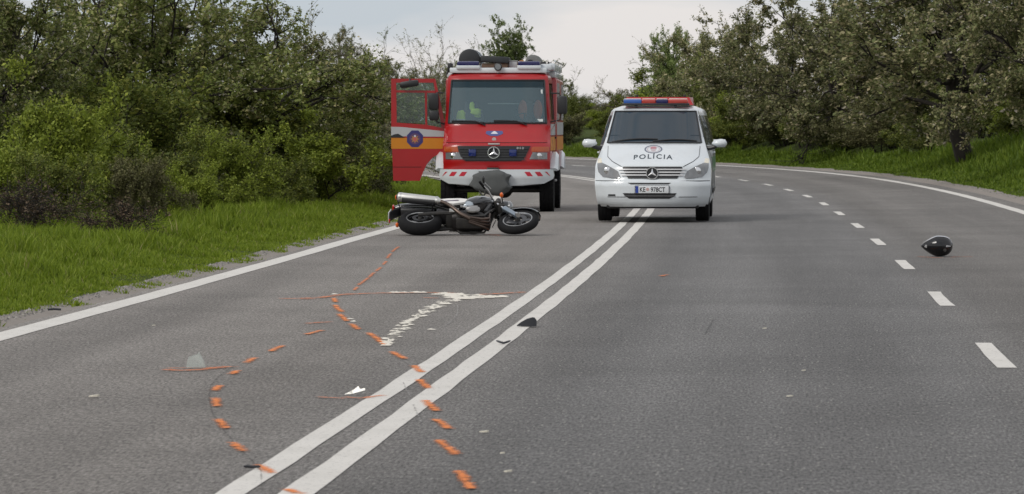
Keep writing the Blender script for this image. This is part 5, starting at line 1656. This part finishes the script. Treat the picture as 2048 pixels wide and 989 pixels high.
# exhaust on the upper (right) side
for k, yy in enumerate((-.09, -.03, .03, .09)):
    MB().tube([(.20, yy, .50), (.30, yy, .42), (.29, yy * .9, .28), (.18, -.05 + yy * .6, .20), (.0, -.10 + yy * .4, .20)], .019, 8).build("header_pipe", HEAD, bike)
MB().tube([(.02, -.11, .20), (-.12, -.17, .24), (-.22, -.215, .34), (-.30, -.225, .46), (-.38, -.225, .55), (-.42, -.225, .58)], [.03, .03, .028, .027, .027, .027], 12).build("link_pipe", HEAD, bike)
MB().tube([(.10, -.20, .30), (-.02, -.215, .36), (-.14, -.225, .40)], .014, 8).build("brake_pedal", STEEL, bike)
p0, p1 = Vector((-.40, -.225, .57)), Vector((-1.02, -.235, .72))
dv = (p1 - p0).normalized()
ex = MB().tube([p0, p0 + dv * .03, p0 + dv * .05, p1 - dv * .03, p1 - dv * .012, p1], [.03, .05, .062, .066, .066, .05], 22).build("silencer", ALU, bike)
MB().tube([p0 + dv * .045, p0 + dv * .075], .066, 22).tube([p1 - dv * .06, p1 - dv * .035], .069, 22).build("silencer_band", STEEL, ex)
MB().tube([p0 + dv * .08 + Vector((0, .012, -.02)), p1 - dv * .07 + Vector((0, .016, -.022))], .056, 18).build("heat_shield", BLACK, ex)  # black shield strip, also painting in the shade under the silencer
MB().tube([p1 - dv * .005, p1 + dv * .02], .032, 16).build("outlet", BLACK, ex)
MB().tube([(-.66, -.225, .66), (-.60, -.12, .74)], .012, 6).build("silencer_bracket", BLACK, ex)
# drop it on the road
bpy.context.view_layer.update()
def lowest(root):
    z = 1e9
    for o in root.children_recursive:
        if o.type == 'MESH':
            mw = o.matrix_world
            a = np.empty(len(o.data.vertices) * 3); o.data.vertices.foreach_get("co", a)
            a = a.reshape(-1, 3)
            M_ = np.array(mw)
            z = min(z, float((a @ M_[2, :3] + M_[2, 3]).min()))
    return z
bike.location.z += 0.0 - lowest(bike) + 0.001
# ------------------------------------------------------------------ helmet
hx, hy, _ = G(1874, 514)
hel = empty("motorcycle_helmet", (hx, hy, 0), 0.0)
tag(hel, "black motorcycle helmet lying on the right lane", "helmet")
def hshape(p):
    x = p.x
    base = math.sqrt(max(1e-6, 1 - x * x))
    want = (1 - x ** 3) ** .5 if x > 0 else (1 - (-x) ** 1.35) ** .82
    r = want / base if base > .02 else 1.0
    return Vector((x, p.y * r, p.z * r * (1.0 if p.z > 0 else .98)))
MB().ellipsoid((0, 0, .128), (.188, .135, .127), 40, 26, hshape, Matrix.Rotation(R(0), 3, 'Y')).build("shell", pm("helmet_black", (0.005, 0.005, 0.006), 0.22, coat=0.25, var=0.1), hel, 60)
def on_hel(a, b, off):
    # a along x (-1..1), b angle from the camera side upwards
    r = hshape(Vector((a, 1, 0))).y * math.sqrt(max(0, 1 - a * a))
    return (a * (.188 + off), -(.135 * r + off) * math.cos(b), .128 + (.127 * r + off) * math.sin(b))
patch([(-.62, -.35), (-.2, -.55), (.25, -.5), (.3, .45), (-.1, .55), (-.5, .35)], lambda a, b, o: on_hel(a, b, o), .004, .004, 8, 12).build("visor", pm("visor_dark", (0.003, 0.003, 0.004), 0.08, coat=0.2), hel, 60)
patch([(-.80, -.2), (-.66, -.32), (-.64, .22), (-.74, .28)], on_hel, .006, .004, 5, 4).build("chin_vent", pm("vent_grey", (0.3, 0.3, 0.3), 0.3), hel, 40)
patch([(.50, -.08), (.78, -.06), (.80, .06), (.52, .10)], on_hel, .005, .003, 4, 6).build("sticker", pm("sticker_grey", (0.4, 0.4, 0.41), 0.5), hel, 40)
m_ = MB(); m_.tube([on_hel(-.85 + 1.6 * i / 16, 1.15, .002) for i in range(17)], .006, 6); m_.build("trim", CHROME, hel)
MB().box((.165, .01, .16), (.05, .12, .03), .012, Matrix.Rotation(R(55), 4, 'Y')).build("spoiler", pm("spoiler_grey", (0.06, 0.06, 0.065), 0.4), hel)
MB().lathe([(-.012, .001), (-.012, .018), (.004, .02)], on_hel(.42, -.35, .008), 'Y', 14).build("hinge_cap", DARK, hel)

# ------------------------------------------------------------------ debris
CLEARP = glass_mat("clear_plastic", (0.85, 0.88, 0.86), 0.3, (0.62, 0.64, 0.6))
def shard(name, px, py, wm, hm, label, mat, pts, dep=.03, thick=.005, cat="debris", rz=0.0):
    x, y, _ = G(px, py)
    n = len(pts)
    m = MB()
    f = [((a - .5) * wm, dep * math.sin(math.pi * a), b * hm + .001) for a, b in pts]
    bk = [(p[0], p[1] + thick, p[2]) for p in f]
    m.add(f + bk, [tuple(range(n)), tuple(range(2 * n - 1, n - 1, -1))] + [(i, n + i, n + (i + 1) % n, (i + 1) % n) for i in range(n)])
    o = m.build(name, mat, None, 30)
    o.location = (x, y, 0.0085); o.rotation_euler = (0, 0, rz)
    return tag(o, label, cat)
shard("plastic_shard", 391, 739, .125, .10, "clear plastic shard standing up on the grey left lane", CLEARP,
      [(.0, .0), (1., .02), (.93, .35), (.78, .66), (.60, 1.0), (.52, .82), (.36, .76), (.10, .66), (.03, .3)], .07)
shard("plastic_fragment", 709, 793, .12, .045, "white curved fragment just left of the double line", pm("white_plastic", (0.75, 0.74, 0.68), 0.35, coat=.4),
      [(.0, .0), (.35, -.0), (1.0, .55), (.98, .8), (.74, .62), (.66, 1.0), (.45, .55), (.3, .28)], .05)
# black wedge and curved strip on the right centre line
x, y, _ = G(1053, 655)
m_ = MB()
w_, h_ = .15, .07
prof = [(-.5, .0), (-.48, .14), (-.25, .5), (.02, .82), (.3, 1.0), (.42, .96), (.5, .72), (.5, .0)]
m_.add([(a * w_, -.03 - .02 * a, b * h_) for a, b in prof] + [(a * w_ * .8 + .02, .05, b * h_ * .8) for a, b in prof],
       [tuple(range(8)), tuple(range(15, 7, -1))] + [(i, 8 + i, 8 + (i + 1) % 8, (i + 1) % 8) for i in range(8)])
o = m_.build("fairing_piece", pm("black_scrap", (0.02, 0.022, 0.028), 0.4, var=.2), None, 30); o.location = (x, y, .0085)
tag(o, "black wedge shaped fairing piece lying on the right centre line", "debris")
def curl(name, px, py, ln, r, label, mat, sag=.03, rise=.02):
    x, y, _ = G(px, py)
    m = MB()
    m.tube([((i / 8 - .5) * ln, sag * math.cos((i / 8 - .5) * 3), r + rise * abs(i / 8 - .5) * 2) for i in range(9)], [r * .5] + [r] * 7 + [r * .4], 6)
    o = m.build(name, mat, None, 40); o.location = (x, y, .0085)
    return tag(o, label, "debris")
curl("plastic_strip", 1007, 690, .10, .008, "thin black curved strip on the right centre line below the wedge", MATS["black_scrap"], -.10, .012)
curl("plastic_strip", 503, 943, .075, .007, "thin black strip touching the left centre line near the bottom edge", MATS["black_scrap"], .02, .004)
xx = T_EDGE_L - .12
s_ = 32.9
p_ = rpt(s_, xx)
o = MB().tube([(-.05, 0, .012), (0, .01, .016), (.06, .0, .012)], .009, 6).build("plastic_strip", MATS["black_scrap"], None, 40)
o.location = (p_[0], p_[1], .0); tag(o, "small black scrap on the sandy left shoulder", "debris")
CHIP = pm("pale_chip", (0.62, 0.58, 0.48), 0.6, var=.1)
for px, py, w_, lab in [(188, 797, .075, "pale flat chip lying far left on the left lane"), (968, 869, .05, "white chip right of the orange dashes near the bottom"),
                        (1016, 949, .045, "pale chip nearest the bottom edge of the picture"), (1005, 912, .03, "tiny pale chip between the two chips near the bottom"),
                        (1580, 797, .04, "yellowish chip in the middle of the right lane"), (1530, 660, .035, "small pale chip on the middle lane below the van"),
                        (307, 654, .03, "tiny pale chip near the left edge line"), (1608, 745, .025, "tiny pale chip right of the middle of the road")]:
    x, y, _ = G(px, py)
    m = MB(); n = 7
    pr = [(math.cos(2 * math.pi * i / n) * w_ / 2 * random.uniform(.7, 1.1), math.sin(2 * math.pi * i / n) * w_ * .4 * random.uniform(.7, 1.1)) for i in range(n)]
    m.prism(pr, lambda a, b, t: (a, b, t + .12 * (a + w_ / 2) * (t > 0)), 0, .004)
    o = m.build("paint_chip", CHIP, None, 0); o.location = (x, y, .0085)
    tag(o, lab, "debris", "pale chips scattered on the road")

# ------------------------------------------------------------------ police spray marks: flat paint on the road
SPRAY = paint_on_road("orange_spray", (0.8, 0.23, 0.045), .36, .56, 30, .8, .9, big=.1)
SPRAYT = paint_on_road("thin_orange_spray", (0.74, 0.21, 0.06), .36, .62, 22, .8, .75, big=.08)
def ribbon(pts, w, dz=.008, jag=.3, step=.02, k=1.0):
    """pts in photograph pixels along the stroke -> flat ribbon on the road with an edge value for the spray"""
    P = [Vector(G(a, b)) for a, b in pts]
    if k > 0:
        P[0] = P[0] + (P[0] - P[1]).normalized() * w * .3
        P[-1] = P[-1] + (P[-1] - P[-2]).normalized() * w * .3
    Q = []
    for a, b in zip(P, P[1:]):
        n = max(1, int((b - a).length / step))
        Q += [a + (b - a) * i / n for i in range(n)]
    Q.append(P[-1])
    V, F, E = [], [], []
    ph = random.uniform(0, 6)
    dist = [0.0]
    for a, b in zip(Q, Q[1:]): dist.append(dist[-1] + (b - a).length)
    for i, q in enumerate(Q):
        d = (Q[min(i + 1, len(Q) - 1)] - Q[max(i - 1, 0)]); d.z = 0
        if d.length < 1e-6: d = Vector((1, 0, 0))
        d.normalize(); nrm = Vector((-d.y, d.x, 0))
        e = min(1.0, min(dist[i], dist[-1] - dist[i]) / (w * .5))
        sh = random.uniform(-.10, .10) * w
        wob = .78 + .3 * math.sin(dist[i] * 23 + ph) * math.sin(dist[i] * 9.1 + 2 * ph)
        for j, o_ in enumerate((-.5, -.25, 0, .25, .5)):
            V.append((q.x + nrm.x * (o_ * w + sh), q.y + nrm.y * (o_ * w + sh), dz))
            E.append(min(e, 1 - abs(o_) * 2) * wob * random.uniform(.75, 1.15))
        if i:
            for j in range(4): F.append((5 * i - 5 + j, 5 * i - 4 + j, 5 * i + 1 + j, 5 * i + j))
    return V, F, E
def mark(pts, w, mat=None, dz=.008, name="spray_mark", k=1.0):
    V, F, E = ribbon(pts, w * 1.7, dz, k=k)
    me = np_mesh(name, V, F)
    at_ = me.attributes.new("edge", 'FLOAT', 'POINT')
    at_.data.foreach_set("value", np.array(E, dtype=np.float32))
    return link_mesh(name, me, mat or SPRAY, road)
DW = .042
# right hand trail, near to far
for pts in [[(918, 946), (928, 962), (942, 982)], [(876, 884), (892, 896), (912, 913)], [(871, 842), (884, 850), (897, 861)], [(850, 804), (862, 816), (873, 825)],
            [(839, 762), (848, 771), (858, 780)], [(827, 734), (836, 741), (843, 747)], [(783, 706), (796, 713), (809, 720)], [(737, 668), (752, 678), (770, 692)],
            [(702, 650), (709, 655), (716, 661)], [(678, 630), (686, 637), (693, 644)], [(669, 612), (675, 619), (684, 626)], [(668, 598), (669, 602), (671, 606)]]:
    mark(pts, DW)
for pts in [[(716, 572), (725, 566), (737, 557)], [(738, 556), (742, 552), (748, 547)], [(752, 544), (757, 540), (762, 536)], [(766, 531), (769, 528), (772, 524)], [(774, 518), (777, 514), (781, 509)], [(784, 505), (790, 500), (797, 495)], [(708, 582), (711, 579), (714, 576)]]:
    mark(pts, .03, SPRAYT)
# left hand trail
for pts in [[(514, 934), (528, 941), (542, 950)], [(464, 889), (475, 897), (486, 906)], [(434, 842), (442, 850), (451, 860)], [(431, 799), (431, 807), (432, 816)], [(428, 784), (432, 779), (437, 774)],
            [(462, 751), (469, 747), (475, 744)], [(492, 728), (500, 723), (509, 718)], [(540, 705), (552, 699), (565, 694)], [(613, 671), (628, 667), (643, 663)], [(574, 983), (586, 987), (600, 992)]]:
    mark(pts, DW)
# thin sprayed lines
for pts, w in [([(332, 742), (360, 744), (400, 742), (430, 738), (462, 736)], .07), ([(335, 739), (390, 738), (450, 737)], .03), ([(636, 797), (665, 799), (690, 800)], .03), ([(690, 797), (720, 800), (745, 796), (765, 794)], .04),
               ([(615, 649), (640, 647), (662, 646)], .05), ([(562, 599), (590, 599), (640, 597), (672, 593)], .07), ([(602, 599), (612, 600), (622, 599)], .07), ([(672, 592), (700, 590), (760, 588), (860, 587), (905, 588)], .09),
               ([(850, 597), (862, 598), (875, 598)], .05), ([(960, 591), (1000, 589), (1046, 586)], .08), ([(1836, 515), (1858, 516), (1885, 517)], .05), ([(1900, 516), (1920, 515), (1945, 515)], .04), ([(1322, 554), (1330, 552), (1336, 551)], .05), ([(970, 470), (985, 471), (1000, 472)], .05)]:
    mark(pts, w, SPRAYT, .0075, "spray_line")
# dark scrape following the left hand trail, pale scratches
SCR = paint_on_road("dark_scrape", (0.05, 0.047, 0.045), .38, .6, 25, .8, .5, big=.35)
SCW = paint_on_road("pale_scratch", (0.42, 0.41, 0.4), .46, .68, 30, .8, .6, big=.35)
mark([(528, 708), (500, 716), (472, 730), (455, 742), (432, 760), (420, 775), (417, 800), (424, 830), (442, 858), (470, 892), (500, 922), (520, 944)], .012, SCR, .006, "scrape")
mark([(521, 944), (521.5, 958), (522, 978)], .008, SCR, .0062, "scrape")
mark([(1428, 640), (1420, 655), (1410, 672)], .02, SCR, .006, "scrape")
for pts in [[(914, 612), (916, 625), (910, 638)], [(905, 642), (898, 648), (888, 655)], [(806, 767), (812, 782), (820, 796)], [(826, 812), (834, 830), (842, 848)], [(684, 626), (700, 640), (712, 644)], [(735, 658), (770, 662), (812, 665)]]:
    mark(pts, .012, SCW, .0066, "scratch")

# ------------------------------------------------------------------ white absorbent powder
POW = pm("white_powder", (0.72, 0.68, 0.6), 0.95, var=.12, vscale=20, bump=.5, bscale=60)
V, F = [], []
def blob(px, py, rx, ry):
    x, y, _ = G(px, py)
    n = 9; b = len(V)
    for i in range(n):
        a = 2 * math.pi * i / n
        k = random.uniform(.55, 1.25)
        V.append((x + math.cos(a) * rx * k, y + math.sin(a) * ry * k, .006))
    V.append((x + random.uniform(-.3, .3) * rx, y, .006 + random.uniform(.004, .011)))
    for i in range(n): F.append((b + i, b + (i + 1) % n, b + n))
path = [(773, 691), (782, 676), (800, 660), (820, 645), (838, 633), (858, 621), (878, 611), (898, 603)]
for a, b in zip(path, path[1:]):
    for i in range(13):
        f = random.random()
        blob(a[0] + (b[0] - a[0]) * f + random.gauss(0, 7), a[1] + (b[1] - a[1]) * f + random.gauss(0, 1.5), random.uniform(.015, .05), random.uniform(.02, .06))
for i in range(90):
    f = random.random()
    px = 885 + 120 * f
    blob(px, 596.5 - 1.2 * f + random.gauss(0, 3.6 * (1 - f * .85)), random.uniform(.03, .07), random.uniform(.02, .06))
for i in range(26):
    px = 865 + 60 * random.random()
    blob(px, 590 + random.gauss(0, 1.0), random.uniform(.03, .06), random.uniform(.02, .05))
for i in range(9): blob(770 + random.random() * 10, 688 + random.gauss(0, 2), .035, .04)
for i in range(14): blob(783 + random.random() * 32, 586.5 + random.gauss(0, .5), .045, .03)
for i in range(16): blob(825 + random.random() * 26, 586.5 + random.gauss(0, .6), .05, .05)
for px, py in ((670, 590), (706, 645), (700, 640), (864, 661)): blob(px, py, .035, .04)
FILM = paint_on_road("powder_film", (0.7, 0.66, 0.58), .4, .6, 24, .9, .35, big=.4)
mark([(771, 692), (785, 675), (800, 660), (820, 645), (838, 633), (858, 621), (878, 611), (900, 601)], .10, FILM, .0058, "powder_film")
mark([(866, 590), (900, 594), (950, 596), (1004, 595.5)], .14, FILM, .0059, "powder_film")
mark([(780, 587), (815, 586), (852, 586.5)], .07, FILM, .0059, "powder_film")
m_ = MB(); m_.add(V, F)
pw = m_.build("spilled_powder", POW, None, 60)
tag(pw, "white powder spilled in a bent trail across the left lane", "powder", kind="stuff")
